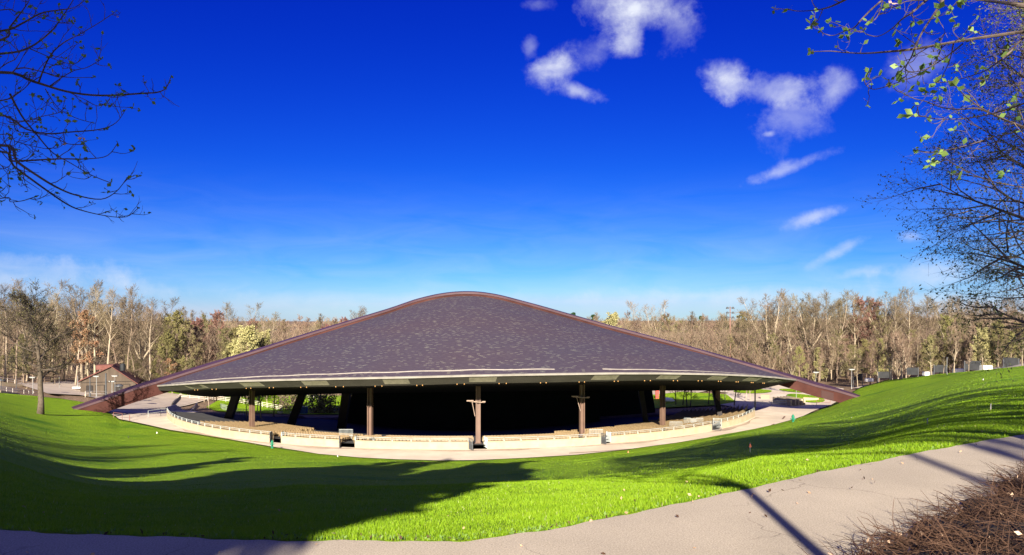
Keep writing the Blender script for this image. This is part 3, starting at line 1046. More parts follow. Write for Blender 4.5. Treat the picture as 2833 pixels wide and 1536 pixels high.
class Tree:
    def __init__(self, seed, H, r0, clear=.35, nl=13, spread=.30, up=.10, lv=(6, 5, 6), leaf=0, leafs=.3, lmi=1, fork=None, elev=(10, 60), tw=.035, lean=0, wob=.02, sides=7, droop=0, conic=0, tl=1.0, tleaf=1.0):
        self.g = random.Random(seed)
        g = self.g
        self.tr, self.cr = MB(), MB()
        self.leafn, self.leafs, self.lmi, self.tw, self.up, self.lv, self.droop, self.tl, self.tleaf = leaf, leafs, lmi, tw, up, lv, droop, tl, tleaf
        stems = [(Vector((0, 0, -.3)), Vector((lean, 0, 1)).normalized(), H, r0)]
        if fork:
            fh, k, fa = fork
            n = 5
            pts = [Vector((g.uniform(-wob, wob) * H * .4, g.uniform(-wob, wob) * H * .4, -.3 + (fh * H + .3) * i / n)) for i in range(n + 1)]
            self.tr.tube(pts, [r0 * (1.35 if i == 0 else 1 - .25 * i / n) for i in range(n + 1)], sides)
            stems = []
            for j in range(k):
                az = 2 * math.pi * (j + g.uniform(-.2, .2)) / k
                stems.append((pts[-1].copy(), rot_about(Vector((0, 0, 1)), math.radians(fa * g.uniform(.6, 1.2)), az), H * (1 - fh) * g.uniform(.85, 1.05), r0 * .62))
        for (p0, d0, L, r) in stems:
            n = 8
            pts = [p0]; d = d0
            for i in range(n):
                d = (d + Vector((g.uniform(-1, 1), g.uniform(-1, 1), 0)) * wob * 4 + Vector((0, 0, .06))).normalized()
                pts.append(pts[-1] + d * L * .97 / n)
            rad = [r * (1.3 if (i == 0 and not fork) else (1 - i / n) ** .8 + .06) for i in range(n + 1)]
            self.tr.tube(pts, rad, sides if not fork else 5)
            cl = clear if not fork else .12
            for i in range(nl if not fork else max(5, nl // len(stems) + 2)):
                k_ = nl if not fork else max(5, nl // len(stems) + 2)
                t = cl + (1 - cl) * ((i + g.uniform(.1, .9)) / k_)
                f = t * n; a = min(int(f), n - 1)
                p = pts[a].lerp(pts[a + 1], f - a)
                tt = (t - cl) / (1 - cl)
                el = math.radians(elev[0] + (elev[1] - elev[0]) * tt + g.uniform(-12, 12))
                az = i * 2.4 + g.uniform(-.5, .5)
                dd = Vector((math.cos(az) * math.cos(el), math.sin(az) * math.cos(el), math.sin(el)))
                if fork: dd = (dd + d0 * .5).normalized()
                sh = (1 - .55 * tt) if not conic else (1.05 - tt)
                if not conic: sh *= min(1, .65 + tt * 1.2)
                self.limb(p, dd, spread * H * sh * g.uniform(.75, 1.15), max(r * (1 - t) * .55, r * .1) + .02, 0)
            self.limb(pts[-1], d, spread * H * .35, r * .1 + .015, 0)

    def limb(self, p, d, L, r, lev):
        g = self.g
        n = 5 if lev == 0 else 3
        pts = [p]; dd = d
        for i in range(n):
            dd = (dd + Vector((g.uniform(-1, 1), g.uniform(-1, 1), g.uniform(-1, 1))) * (.16 if lev == 0 else .22) + Vector((0, 0, self.up - self.droop * (i / n)))).normalized()
            pts.append(pts[-1] + dd * L / n)
        self.cr.tube(pts, [max(r * (1 - .85 * i / n), self.tw * .5) for i in range(n + 1)], 5 if lev == 0 else 3, 2 if lev == 0 else 0, cap=False)
        k = self.lv[lev]
        for i in range(k):
            t = .22 + .78 * (i + g.uniform(.2, .8)) / k
            f = t * n; a = min(int(f), n - 1)
            q = pts[a].lerp(pts[a + 1], f - a)
            base = (pts[a + 1] - pts[a]).normalized()
            nd = rot_about(base, math.radians(g.uniform(28, 62)), g.uniform(0, 6.283))
            if lev < len(self.lv) - 2:
                self.limb(q, nd, L * g.uniform(.38, .62) * (1.1 - .4 * t), r * .45, lev + 1)
            else:
                self.twig(q, nd, L * g.uniform(.45, .75))
        if lev >= len(self.lv) - 2:
            self.twig(pts[-1], dd, L * .5)

    def twig(self, p, d, L):
        g = self.g
        L *= self.tl
        q = p + d * L * .5 + Vector((0, 0, L * self.up * .5))
        e = q + (d + Vector((g.uniform(-.4, .4), g.uniform(-.4, .4), g.uniform(-.2, .5) - self.droop))).normalized() * L * .5
        self.cr.cone(p, q + (e - q) * .2, self.tw); self.cr.cone(q, e, self.tw * .8)
        for i in range(self.lv[-1]):
            t = (i + g.random()) / self.lv[-1]
            s = p.lerp(q, t * 2) if t < .5 else q.lerp(e, t * 2 - 1)
            nd = rot_about(d, math.radians(g.uniform(25, 60)), g.uniform(0, 6.283))
            w = s + nd * L * g.uniform(.25, .5)
            self.cr.cone(s, w, self.tw * .7)
            for _ in range(self.leafn):
                if g.random() < self.tleaf:
                    self.cr.leaf(s.lerp(w, g.uniform(.3, 1.05)), self.leafs * g.uniform(.6, 1.3), g, self.lmi)


PROTO = {}


def proto(key, name, bark, twig, leafm, **kw):
    t = Tree(**kw)
    mats = [MT[twig], MT[leafm or twig], MT[bark]]
    PROTO[key] = (name, t.tr.mesh('trunk', MT[bark], True), t.cr.mesh('crown', mats), kw['H'])


# bare woodland trees: tall and slender, broad vase shaped, middling
proto('tall1', 'bare_tree', 'bark_pale', 'twig', None, seed=1, H=26, r0=.34, clear=.48, nl=13, spread=.27, up=.12, elev=(28, 70), lv=(6, 5, 6), tw=.03)
proto('tall2', 'bare_tree', 'bark_pale', 'twig', None, seed=2, H=27, r0=.36, clear=.52, nl=13, spread=.27, up=.10, elev=(24, 68), lv=(6, 5, 6), tw=.03)
proto('tall3', 'bare_tree', 'bark_tan', 'twig', None, seed=3, H=25, r0=.30, clear=.55, nl=12, spread=.26, up=.14, elev=(32, 70), lv=(6, 5, 6), tw=.03)
proto('vase1', 'bare_tree', 'bark_pale', 'twig', None, seed=4, H=26, r0=.50, nl=15, spread=.30, up=.10, fork=(.34, 4, 26), elev=(25, 65), lv=(6, 5, 6), tw=.034)
proto('vase2', 'bare_tree', 'bark_pale', 'twig', None, seed=5, H=25, r0=.46, nl=14, spread=.32, up=.09, fork=(.30, 3, 28), elev=(20, 65), lv=(6, 5, 6), tw=.034)
proto('mid1', 'bare_tree', 'bark_tan', 'twig_pink', None, seed=6, H=18, r0=.24, clear=.22, nl=15, spread=.27, up=.12, elev=(25, 65), lv=(6, 6, 6), tw=.034)
proto('mid2', 'bare_tree', 'bark_tan', 'twig', None, seed=7, H=17, r0=.24, clear=.25, nl=14, spread=.29, up=.10, elev=(18, 65), lv=(6, 6, 6), tw=.034)
proto('multi', 'bare_tree', 'bark_pale', 'twig_pink', None, seed=8, H=16, r0=.28, nl=16, spread=.30, up=.14, fork=(.10, 5, 26), elev=(30, 70), lv=(6, 5, 6), tw=.034)
proto('olive1', 'budding_tree', 'bark_tan', 'twig', 'bud_olive', seed=9, H=18, r0=.24, clear=.2, nl=15, spread=.27, up=.12, elev=(22, 62), lv=(5, 5, 6), tw=.03, leaf=2, leafs=.26)
proto('olive2', 'budding_tree', 'bark_tan', 'twig', 'bud_olive', seed=10, H=21, r0=.28, clear=.3, nl=13, spread=.24, up=.1, elev=(20, 62), lv=(5, 5, 6), tw=.03, leaf=2, leafs=.24)
proto('yellow1', 'budding_tree', 'bark_tan', 'twig', 'bud_green', seed=11, H=18, r0=.26, clear=.15, nl=17, spread=.29, up=.14, elev=(15, 65), lv=(6, 5, 6), tw=.03, leaf=3, leafs=.25)
proto('pale1', 'blossoming_tree', 'bark_tan', 'twig', 'bud_pale', seed=12, H=13, r0=.22, clear=.1, nl=18, spread=.36, up=.14, elev=(10, 70), lv=(6, 5, 6), tw=.03, leaf=4, leafs=.28)
proto('red1', 'maple_tree', 'bark_tan', 'twig_pink', 'bud_red', seed=13, H=19, r0=.26, clear=.3, nl=14, spread=.28, up=.12, elev=(25, 65), lv=(6, 5, 6), tw=.035, leaf=2, leafs=.26)
proto('orange1', 'oak_tree', 'bark_pale', 'twig', 'bud_orange', seed=14, H=17, r0=.22, clear=.3, nl=12, spread=.24, up=.08, elev=(10, 60), lv=(5, 5, 5), tw=.04, leaf=2, leafs=.34, tleaf=.7)
proto('pine1', 'pine_tree', 'bark_dark', 'twig_dark', 'needle', seed=15, H=22, r0=.28, clear=.3, nl=26, spread=.20, up=.05, elev=(-5, 35), lv=(7, 6, 5), tw=.04, leaf=4, leafs=.5, conic=1)
proto('young1', 'young_tree', 'bark_pale', 'twig_pink', None, seed=16, H=9, r0=.14, clear=.25, nl=14, spread=.26, up=.16, elev=(30, 70), lv=(6, 5, 6), tw=.03)
proto('young2', 'young_tree', 'bark_pale', 'twig_pink', None, seed=17, H=8.5, r0=.15, nl=14, spread=.26, up=.16, fork=(.28, 3, 20), elev=(30, 70), lv=(6, 5, 6), tw=.03)
proto('young3', 'young_tree', 'bark_pale', 'twig', 'bud_olive', seed=18, H=9, r0=.16, clear=.28, nl=13, spread=.27, up=.10, elev=(10, 65), lv=(5, 5, 5), tw=.03, leaf=2, leafs=.22)
proto('sapling', 'young_tree', 'bark_pale', 'twig', None, seed=19, H=6, r0=.09, clear=.35, nl=10, spread=.20, up=.10, elev=(20, 65), lv=(5, 4, 4), tw=.022)
proto('shade', 'park_tree', 'bark_dark', 'twig_dark', None, seed=20, H=10, r0=.16, clear=.3, nl=13, spread=.30, up=.12, elev=(15, 65), lv=(6, 5, 5), tw=.03)  # roof shade over these park trees is put into their dark bark and twigs
LOOK = dict(tall1='tall slender bare', tall2='tall slender bare', tall3='tall slender bare', vase1='big spreading bare', vase2='big spreading bare', mid1='pinkish bare', mid2='brown bare', multi='many-stemmed bare',
            olive1='olive budding', olive2='olive budding', yellow1='yellow-green budding', pale1='pale yellow blossoming', red1='reddish maple', orange1='rusty-leaved', pine1='dark green pine',
            young1='young pale-stemmed', young2='forked young pale-stemmed', young3='young olive-tinted', sapling='thin pale young', shade='dark bare park')
REGION = [(-999, 12, 'at the left edge of the woods'), (12, 70, 'behind the lone lawn tree'), (70, 150, 'behind the brown gabled hut'), (150, 215, 'above the left end of the arch'), (215, 300, 'along the left slope of the roof'),
          (300, 420, 'above the upper left roof'), (420, 640, 'above the upper right roof'), (640, 722, 'left of the tall light mast'), (722, 790, 'right of the tall light mast'),
          (790, 868, 'above the right end of the arch'), (868, 940, 'behind the rim path at the right'), (940, 9999, 'behind the overhanging right branches')]
ORD = ['first', 'second', 'third', 'fourth', 'fifth', 'sixth', 'seventh', 'eighth', 'ninth', 'tenth', 'eleventh', 'twelfth', 'thirteenth', 'fourteenth', 'fifteenth', 'sixteenth', 'seventeenth', 'eighteenth', 'nineteenth', 'twentieth']
ORD += ['twenty-' + o for o in ORD[:9]] + ['thirtieth'] + ['thirty-' + o for o in ORD[:9]] + ['fortieth'] + ['forty-' + o for o in ORD[:9]] + ['fiftieth'] + ['fifty-' + o for o in ORD[:9]]
PLANTED = []


def plant(key, x, y, z=None, h=None, rot=None, label=None, group='trees of the woods', wide=1.0):
    name, tm, cm, H = PROTO[key]
    z = G1(x, y) - .3 if z is None else z
    r = empty(name, (x, y, z), label, 'tree', group)
    s = (h or H) / H
    r.rotation_euler = (0, 0, rnd.uniform(0, 6.28) if rot is None else rot)
    r.scale = (s * wide, s * wide, s)
    for nm, me in (('trunk', tm), ('crown', cm)):
        o = bpy.data.objects.new(nm, me); COL.objects.link(o); o.parent = r
    if not label:
        PLANTED.append((r, LOOK[key], CX + F * x / y))
    return r


def plant_px(key, px, d, top_py, **kw):
    """tree at sight line px and distance d whose top shows at top_py"""
    x = (px - CX) / F * d
    z = kw.pop('z', None)
    g = G1(x, d) - .3 if z is None else z
    h = -(top_py - HY) / F * d - g
    return plant(key, x, d, g, h, **kw)


S_ = 1024 / 2576.0
# the trees one can tell apart along the left woods (position and top read from the photograph)
for key, sx, d, sy in (('tall2', -30, 190, 712), ('tall1', 12, 196, 735), ('vase2', 70, 205, 718), ('tall3', 40, 188, 760), ('tall2', 130, 212, 752), ('vase1', 205, 214, 722), ('tall1', 240, 208, 742), ('tall2', 268, 204, 745),
                       ('tall3', 318, 206, 742), ('vase2', 352, 213, 760), ('tall1', 380, 208, 770), ('orange1', 190, 204, 790), ('orange1', 222, 208, 800), ('mid2', 300, 212, 830), ('mid2', 95, 200, 790), ('mid1', 20, 205, 830), ('mid2', 160, 215, 820),
                       ('olive1', 60, 198, 850), ('mid2', 345, 200, 850), ('olive2', 405, 215, 800), ('yellow1', 440, 214, 800), ('olive1', 470, 218, 820), ('red1', 500, 225, 815), ('red1', 545, 235, 797), ('mid1', 520, 222, 830), ('olive1', 575, 220, 838), ('pale1', 620, 216, 842), ('pale1', 585, 218, 870), ('yellow1', 660, 222, 862), ('yellow1', 418, 210, 850), ('olive1', 40, 200, 880), ('olive1', 128, 204, 860),
                       ('yellow1', 590, 222, 838), ('pale1', 655, 226, 850), ('mid1', 700, 246, 815), ('vase2', 590, 262, 772), ('vase1', 668, 250, 800), ('mid1', 740, 270, 802), ('vase1', 900, 300, 783), ('mid2', 800, 290, 805), ('mid1', 845, 290, 808),
                       ('tall3', 460, 240, 790), ('mid1', 760, 262, 818), ('red1', 640, 260, 815), ('olive2', 520, 250, 812)):
    plant_px(key, sx * S_, d, sy * S_)
# right woods
for key, sx, d, sy in (('pine1', 1412, 345, 790), ('pine1', 1440, 350, 793), ('pine1', 1470, 348, 795), ('pale1', 1532, 300, 806), ('mid1', 1590, 300, 792), ('vase2', 1640, 296, 768), ('mid1', 1680, 290, 795), ('mid2', 1730, 285, 800), ('multi', 1760, 270, 808), ('vase2', 1800, 265, 805),
                       ('olive1', 1868, 255, 796), ('vase1', 1935, 232, 748), ('tall2', 1960, 238, 752), ('tall1', 1985, 236, 770), ('vase1', 2035, 232, 755), ('tall2', 2048, 228, 765), ('vase2', 2105, 232, 746), ('tall3', 2090, 226, 752), ('tall1', 2150, 228, 752), ('red1', 2165, 230, 765), ('red1', 2190, 233, 768),
                       ('vase1', 2232, 226, 742), ('tall2', 2250, 222, 760), ('tall1', 2285, 218, 744), ('olive2', 2225, 220, 790), ('tall3', 2330, 214, 760), ('vase2', 2385, 206, 756), ('tall1', 2440, 200, 770), ('vase1', 2480, 196, 765), ('tall2', 2540, 190, 760), ('vase2', 2620, 182, 750),
                       ('yellow1', 2385, 188, 806), ('yellow1', 2180, 206, 862), ('olive2', 2105, 214, 835), ('olive1', 2290, 198, 838), ('yellow1', 2010, 218, 880), ('pale1', 2060, 222, 885), ('olive1', 1830, 236, 850), ('olive2', 2420, 184, 800), ('yellow1', 2510, 172, 815), ('olive1', 1890, 232, 870), ('pale1', 2465, 172, 838), ('pale1', 2490, 176, 845), ('olive1', 2340, 186, 850), ('yellow1', 2545, 165, 840), ('olive1', 2420, 180, 860), ('mid1', 1850, 240, 830), ('multi', 1900, 235, 840), ('olive1', 1950, 226, 850), ('mid1', 2010, 228, 850), ('mid2', 2060, 224, 830),
                       ('mid1', 2130, 222, 850), ('mid1', 2200, 214, 850), ('mid2', 2260, 212, 840), ('mid1', 2310, 206, 850), ('olive1', 2350, 200, 860), ('mid1', 1780, 255, 820), ('olive2', 1700, 275, 815), ('tall3', 1820, 262, 800), ('pine1', 1640, 340, 795), ('pine1', 1790, 340, 798), ('pine1', 1830, 340, 800)):
    plant_px(key, sx * S_, d, sy * S_)
# the deeper rows of the woods, thinning out of sight
def top_line(px):
    return lerp_tab([(-300, 292), (0, 300), (90, 303), (150, 308), (200, 318), (340, 322), (560, 318), (640, 318), (740, 318), (770, 306), (900, 303), (1024, 303), (1300, 300)], px)


for px0, px1, step, d0, d1, keys in ((-120, 165, 6.5, 222, 262, ('tall1', 'tall2', 'tall3', 'mid2', 'mid1', 'vase2')), (160, 345, 7.5, 255, 320, ('mid1', 'mid2', 'tall3', 'vase2', 'olive2', 'mid1', 'red1')),
                                     (590, 745, 7.5, 285, 330, ('mid1', 'mid2', 'tall3', 'vase2', 'mid1', 'olive2')), (735, 1150, 8.0, 232, 262, ('mid1', 'tall3', 'tall1', 'mid2', 'vase2', 'tall2', 'mid1'))):
    px = px0
    while px < px1:
        d = rnd.uniform(d0, d1)
        tp = top_line(px) + rnd.uniform(-1, 9)
        if px > 880: d -= (px - 880) * .14
        plant_px(rnd.choice(keys), px, d, tp)
        px += step * rnd.uniform(.7, 1.3)
# lower growth along the wood edge: reddish and olive brush trees
for px0, px1, step, dd, hh, keys in ((-60, 62, 8, 196, (6, 11), ('mid2', 'olive1', 'mid1')), (128, 250, 8, 207, (7, 11), ('mid1', 'mid2', 'olive1', 'multi', 'orange1')), (700, 850, 7, 224, (8, 13), ('multi', 'mid1', 'olive1', 'mid1')), (850, 1060, 8.5, 200, (8, 13), ('mid1', 'olive1', 'multi', 'mid2', 'yellow1'))):
    px = px0
    while px < px1:
        d = dd + rnd.uniform(-4, 8) - max(0, px - 850) * .17
        plant(rnd.choice(keys), (px - CX) / F * d, d, None, rnd.uniform(*hh), wide=1.15)
        px += step * rnd.uniform(.7, 1.3)
# park trees in rows behind the pavilion, seen under its roof
for sx, sy, d, key, h in ((520, 1092, 205, 'sapling', 7), (543, 1100, 200, 'sapling', 7.5), (565, 1110, 196, 'sapling', 7), (578, 1128, 186, 'sapling', 7.5), (592, 1110, 196, 'shade', 9), (611, 1100, 202, 'sapling', 8), (640, 1120, 190, 'sapling', 7), (655, 1140, 184, 'sapling', 7),
                          (662, 1106, 200, 'sapling', 8), (674, 1100, 205, 'sapling', 8), (682, 1152, 184, 'sapling', 7), (693, 1160, 180, 'shade', 8), (711, 1145, 188, 'sapling', 8), (721, 1162, 182, 'young2', 9.5), (740, 1128, 196, 'sapling', 8), (757, 1158, 184, 'shade', 8.5), (775, 1120, 200, 'sapling', 8),
                          (1870, 1120, 190, 'shade', 9), (1889, 1122, 188, 'shade', 9.5), (1901, 1124, 190, 'shade', 9), (1910, 1124, 186, 'shade', 8.5), (1959, 1120, 184, 'shade', 9), (2031, 1121, 178, 'shade', 9.5), (2006, 1110, 205, 'sapling', 8), (2063, 1110, 200, 'sapling', 8), (2076, 1108, 204, 'sapling', 8)):
    v = hit(sx * K, sy * K, 150)
    lab_r = 'under the left roof end' if sx < 1000 else 'under the right roof end'
    r = plant(key, v.x, v.y, None, h, group='park trees behind the pavilion')
    PLANTED[-1] = (r, LOOK[key], v.x / v.y * F + CX, lab_r)
rim_d = lambda px: float(np.interp(max(px, 862), _lfx, _lfd))
# young trees along the rim path and the sapling by the drive
for sx, sy, key, top in ((2190, 1062, 'young2', 985), (2268, 1050, 'young1', 968), (2300, 1046, 'young1', 962), (2373, 1066, 'sapling', 1002), (2427, 1058, 'young1', 950), (2462, 1053, 'young1', 940), (2467, 1053, 'young2', 938), (2495, 1049, 'young2', 930), (2507, 1047, 'young1', 928),
                         (2577, 1037, 'young3', 935), (2640, 1029, 'young2', 930), (2610, 1034, 'sapling', 975), (2680, 1026, 'young1', 960), (2720, 1020, 'young3', 955), (2762, 1012, 'young1', 965), (2828, 1012, 'young3', 930)):
    px = sx * K
    d = rim_d(px) + 1.2
    x = (px - CX) / F * d
    z = -(sy * K - HY) / F * d - .1
    h = -(top * K - HY) / F * d - z
    r = plant(key, x, d, z, h, group='young trees along the rim path')
    PLANTED[-1] = (r, LOOK[key], px, 'along the right rim path')
seen = {}
for r, look, px, *reg in PLANTED:
    reg = reg[0] if reg else next(t for a, b, t in REGION if a <= px < b)
    seen.setdefault((look, reg), []).append((px, r))
for (look, reg), lst in seen.items():
    lst.sort(key=lambda q: q[0])
    for i, (px, r) in enumerate(lst):
        r['label'] = f'{look} tree {reg}' if len(lst) == 1 else f'{ORD[i]} from left of the {look} trees {reg}'


# brush and far woods: masses of stems and twigs nobody could count
def brush(name, label, spans, n, mats, seed, leafy=.15, wbase=.07):
    g = random.Random(seed)
    mb = MB()
    for i in range(n):
        px, d, h = spans(g)
        x = (px - CX) / F * d
        z = float(_gz(x, d))
        hh = h * g.uniform(.0, 1) ** 1.15
        p = Vector((x, d, z + hh * .9 - .5))
        L = g.uniform(1.2, 4.2)
        a = g.uniform(0, 6.28)
        q = p + Vector((math.cos(a) * .45, math.sin(a) * .45, g.uniform(.4, 1))).normalized() * L
        mi = 0 if g.random() > .3 else 1
        mb.cone(p, q, wbase * g.uniform(.6, 1.3), mi)
        for _ in range(2):
            s = p.lerp(q, g.uniform(.2, .9))
            mb.cone(s, s + Vector((g.uniform(-1, 1), g.uniform(-1, 1), g.uniform(-.2, 1))) * L * .4, wbase * .6, mi)
        if g.random() < leafy:
            mb.leaf(q, g.uniform(.3, .7), g, 2)
    return tag(mb.build(name, mats), label, 'woods', kind='stuff')


_gxx = np.arange(-420, 421, 10.0); _gyy = np.arange(120, 500, 10.0)
_GX, _GY = np.meshgrid(_gxx, _gyy, indexing='ij'); _GZ = G(_GX, _GY)


def _gz(x, y):
    i = min(max((x + 420) / 10, 0), len(_gxx) - 1.001); j = min(max((y - 120) / 10, 0), len(_gyy) - 1.001)
    a, b = int(i), int(j); u, v = i - a, j - b
    return (_GZ[a, b] * (1 - u) + _GZ[a + 1, b] * u) * (1 - v) + (_GZ[a, b + 1] * (1 - u) + _GZ[a + 1, b + 1] * u) * v


def span_mid(g):
    px = g.uniform(-200, 1250)
    d = g.uniform(218, 300) - (max(0, px - 880) * .16 if px > 880 else 0)
    if 340 < px < 590: px = g.choice((g.uniform(150, 340), g.uniform(600, 760)))
    z = float(_gz((px - CX) / F * d, d))
    h = -(top_line(px) + 9 - HY) / F * d - z
    return px, d, max(5, h)


def span_far(g):
    px = g.uniform(-260, 1300)
    d = g.uniform(330, 430)
    z = float(_gz((px - CX) / F * d, d))
    h = -(min(318.5, top_line(px) + 10) + 3 * math.sin(px * .11) - HY) / F * d - z
    return px, d, max(5, h)


brush('wood_brush', 'tangle of brown brush filling the woods between the trunks', span_mid, 52000, [MT['brush_dark'], MT['twig_pink'], MT['bud_olive']], 31, .22, .075)
brush('far_woods', 'hazy brown far woods along the skyline', span_far, 42000, [MT['twig_pink'], MT['twig'], MT['bud_olive']], 32, .3, .16)
# the far wooded slope itself
mb = MB()
mb.strip([[Vector((x, 440 + 30 * math.sin(x * .01), -26)), Vector((x, 470, -9 + 1.5 * math.sin(x * .035))), Vector((x, 640, -8 + 2 * math.sin(x * .02)))][::-1] for x in range(-900, 901, 12)])
tag(mb.build('far_hill', mat('wooded_slope', (.11, .08, .058), (.19, .14, .10), .35, detail=8)), kind='structure')
for i, (sx, sy, h, w, lab) in enumerate(((905, 1130, 5.5, 7.0, 'rounded olive shrub beside the dark stage wall'), (985, 1120, 7.0, 6, 'pale leafy shrub against the stage wall'), (872, 1130, 7.5, 6, 'dark grey leafy bush left of the olive shrub'), (795, 1120, 7, 8, 'brown bushy thicket between two raking legs'))):
    v = hit(sx * K, (sy + 12) * K, 180)
    g = random.Random(50 + i); mb = MB()
    for k in range(1500):
        th, ph = g.uniform(0, 6.28), math.acos(g.uniform(-.1, 1))
        r = g.uniform(.55, 1) * (1 + .18 * math.sin(3 * th + i) + .12 * math.sin(5 * ph + 2 * th))
        mb.leaf(Vector((v.x + r * w * .5 * math.sin(ph) * math.cos(th), v.y + r * w * .5 * math.sin(ph) * math.sin(th), v.z + r * h * math.cos(ph))), g.uniform(.3, .7), g, 0)
    st = MB()
    for k in range(14):
        a = g.uniform(0, 6.28)
        st.cone(Vector((v.x, v.y, v.z - .3)), Vector((v.x + math.cos(a) * w * .35, v.y + math.sin(a) * w * .35, v.z + h * g.uniform(.5, .8))), .06)
    root = empty('shrub', v, lab, 'shrub', 'shrubs behind the pavilion')
    mb.build('foliage', MT['shrub'] if i < 2 else MT['twig'], root); st.build('stem', MT['bark_tan'], root)

# ------------------------------------------------------------------ grass and paving behind the pavilion
drape('lawn', [(-88, 214), (-83, 190), (-74, 178), (-58, 178), (-40, 184), (-33, 205), (-45, 232), (-84, 232)], MT['lawn'], -.05)
drape('lawn', [(36, 176), (50, 172), (57, 178), (60, 196), (52, 214), (30, 208)], MT['lawn'], .06)
drape('lawn', [(-120, 210), (-92, 208), (-89, 216), (-119, 222)], MT['lawn'], .05)
drape('court', [(20, 190), (36, 186), (62, 215), (60, 250), (24, 245)], MT['asphalt_far'], .03)
drape('drive', [(-135, 190), (-113.5, 171), (-110, 178), (-105.5, 177), (-91, 157), (-85, 160), (-87, 178), (-90, 207), (-135, 212)], MT['asphalt_far'], .06)
drape('rim_path', [(90.5, 187), (94.5, 179), (91.5, 151), (81, 122), (77, 106), (82, 104), (88, 120), (98, 149), (101.5, 178), (97, 192)], MT['asphalt_far'], .12, 2.5)
for sx0, sx1, sy, ry in ((2193, 2262, 1102, 9), (2168, 2215, 1081, 7), (2040, 2125, 1083, 8)):
    a, b = hit(sx0 * K, sy * K, 150), hit(sx1 * K, sy * K, 150)
    c = (a + b) / 2; w = (b - a).length / 2
    drape('lawn', [(c.x + w * math.cos(t), c.y + ry * math.sin(t)) for t in np.linspace(0, 6.28, 24)[:-1]], MT['lawn'], .14, 2.5)

# ------------------------------------------------------------------ furniture of the grounds
def rail_line(pts, h, label, m, step=2.2, rails=(1.0, .55), grp='railings of the grounds', r=.045, infill=False):
    mb = MB()
    pts = [Vector(p) for p in pts]
    for a, b in zip(pts, pts[1:]):
        for f in rails:
            mb.tube([a + Vector((0, 0, h * f)), b + Vector((0, 0, h * f))], r, 5)
        k = max(1, round((b - a).length / step))
        for i in range(k + 1):
            p = a.lerp(b, i / k)
            mb.tube([p - Vector((0, 0, .3)), p + Vector((0, 0, h))], r, 5)
        if infill:
            for i in range(int((b - a).length / .35)):
                p = a.lerp(b, i * .35 / (b - a).length)
                mb.beam(p + Vector((0, 0, .15)), p + Vector((0, 0, h)), .03, .03, up=Vector((1, 0, 0)))
    return tag(mb.build('railing', m), label, 'railing', grp)


def gp(sx, sy, d=None, y0=120):
    if d is None:
        return hit(sx * K, sy * K, y0)
    p = PS(sx, sy, d)
    return p


# hut
HB = gp(300, 1092)
hx, hy, hz = HB
hut = empty('gabled_hut', HB, 'brown wooden hut with a red shingle roof at the wood edge', 'hut')
W_, D_, Hh, Hr = 13.0, 15.0, 3.9, 7.4
HA = math.radians(24); R_ = Matrix.Rotation(HA, 3, 'Z')
hw = lambda x, y, z: Vector((hx, hy, hz)) + R_ @ Vector((x, y, z))
mb = MB()
fr = [hw(-W_ / 2, 0, -1), hw(W_ / 2, 0, -1), hw(W_ / 2, 0, Hh * .7), hw(.6, 0, Hr), hw(-W_ / 2, 0, Hh)]
bk = [p + R_ @ Vector((0, D_, 0)) for p in fr]
mb.add(fr + bk, [(0, 1, 2, 3, 4), (9, 8, 7, 6, 5), (1, 0, 5, 6), (2, 1, 6, 7), (0, 4, 9, 5)])
mb.build('wall', MT['hut'], hut)
mb = MB()
for a, b in ((hw(-W_ / 2 - .5, -.5, Hh - .25), hw(.6, -.5, Hr + .08)), (hw(.6, -.5, Hr + .08), hw(W_ / 2 + .5, -.5, Hh * .7 - .2))):
    dp = R_ @ Vector((0, D_ + 1, 0)); up = Vector((0, 0, .22))
    mb.add([a, b, b + dp, a + dp, a + up, b + up, b + dp + up, a + dp + up], [(0, 1, 2, 3), (7, 6, 5, 4), (0, 4, 5, 1), (2, 6, 7, 3), (1, 5, 6, 2), (3, 7, 4, 0)])
rf_ = mb.build('roof', MT['hutroof'], hut)
mb = MB(); mb.box(hw(-1.2, 5, Hr - .2), (4, 5, 1.2), HA); mb.build('ridge_box', MT['hutroof'], hut)
mb = MB(); mb.lathe([(.7, 0), (.7, 1.5), (.4, 1.9)], hw(3.1, 3, Hr - 1.2), 12); mb.build('vent_cowl', MT['board'], hut)
for nm, x, w, h, m_ in (('window', -4.4, 1.3, 1.6, 'hutdark'), ('door', -2.0, 1.9, 2.5, 'hut'), ('doorway', 2.2, 1.6, 2.6, 'hutdark'), ('panel', 4.2, 1.6, 2.5, 'hut')):
    mb = MB(); z = h / 2 + (.9 if nm == 'window' else .05)
    mb.box(hw(x, -.03, z), (w, .1, h), HA); o_ = mb.build(nm, MT[m_], hut)
    f = MB()
    for dx in (-w / 2 - .06, w / 2 + .06): f.box(hw(x + dx, -.08, z), (.12, .12, h + .2), HA)
    f.box(hw(x, -.085, z + h / 2 + .06), (w, .12, .12), HA); f.build('frame', MT['hutdark'], o_)
mb = MB(); mb.box(hw(0, -.06, Hh - .5), (W_ * .98, .1, .12), HA); mb.build('band', MT['hutdark'], hut)
a, b = gp(236, 1096), gp(325, 1095)
rail_line([a, a.lerp(b, .5), b], 1.2, 'white mesh railing in front of the brown hut', MT['railwhite'], 1.6)
mb = MB(); mb.beam(a + Vector((0, 0, .15)), b + Vector((0, 0, .15)), .4, .5); tag(mb.build('kerb_wall', MT['wallcream']), 'low pale kerb under the hut railing', 'wall')

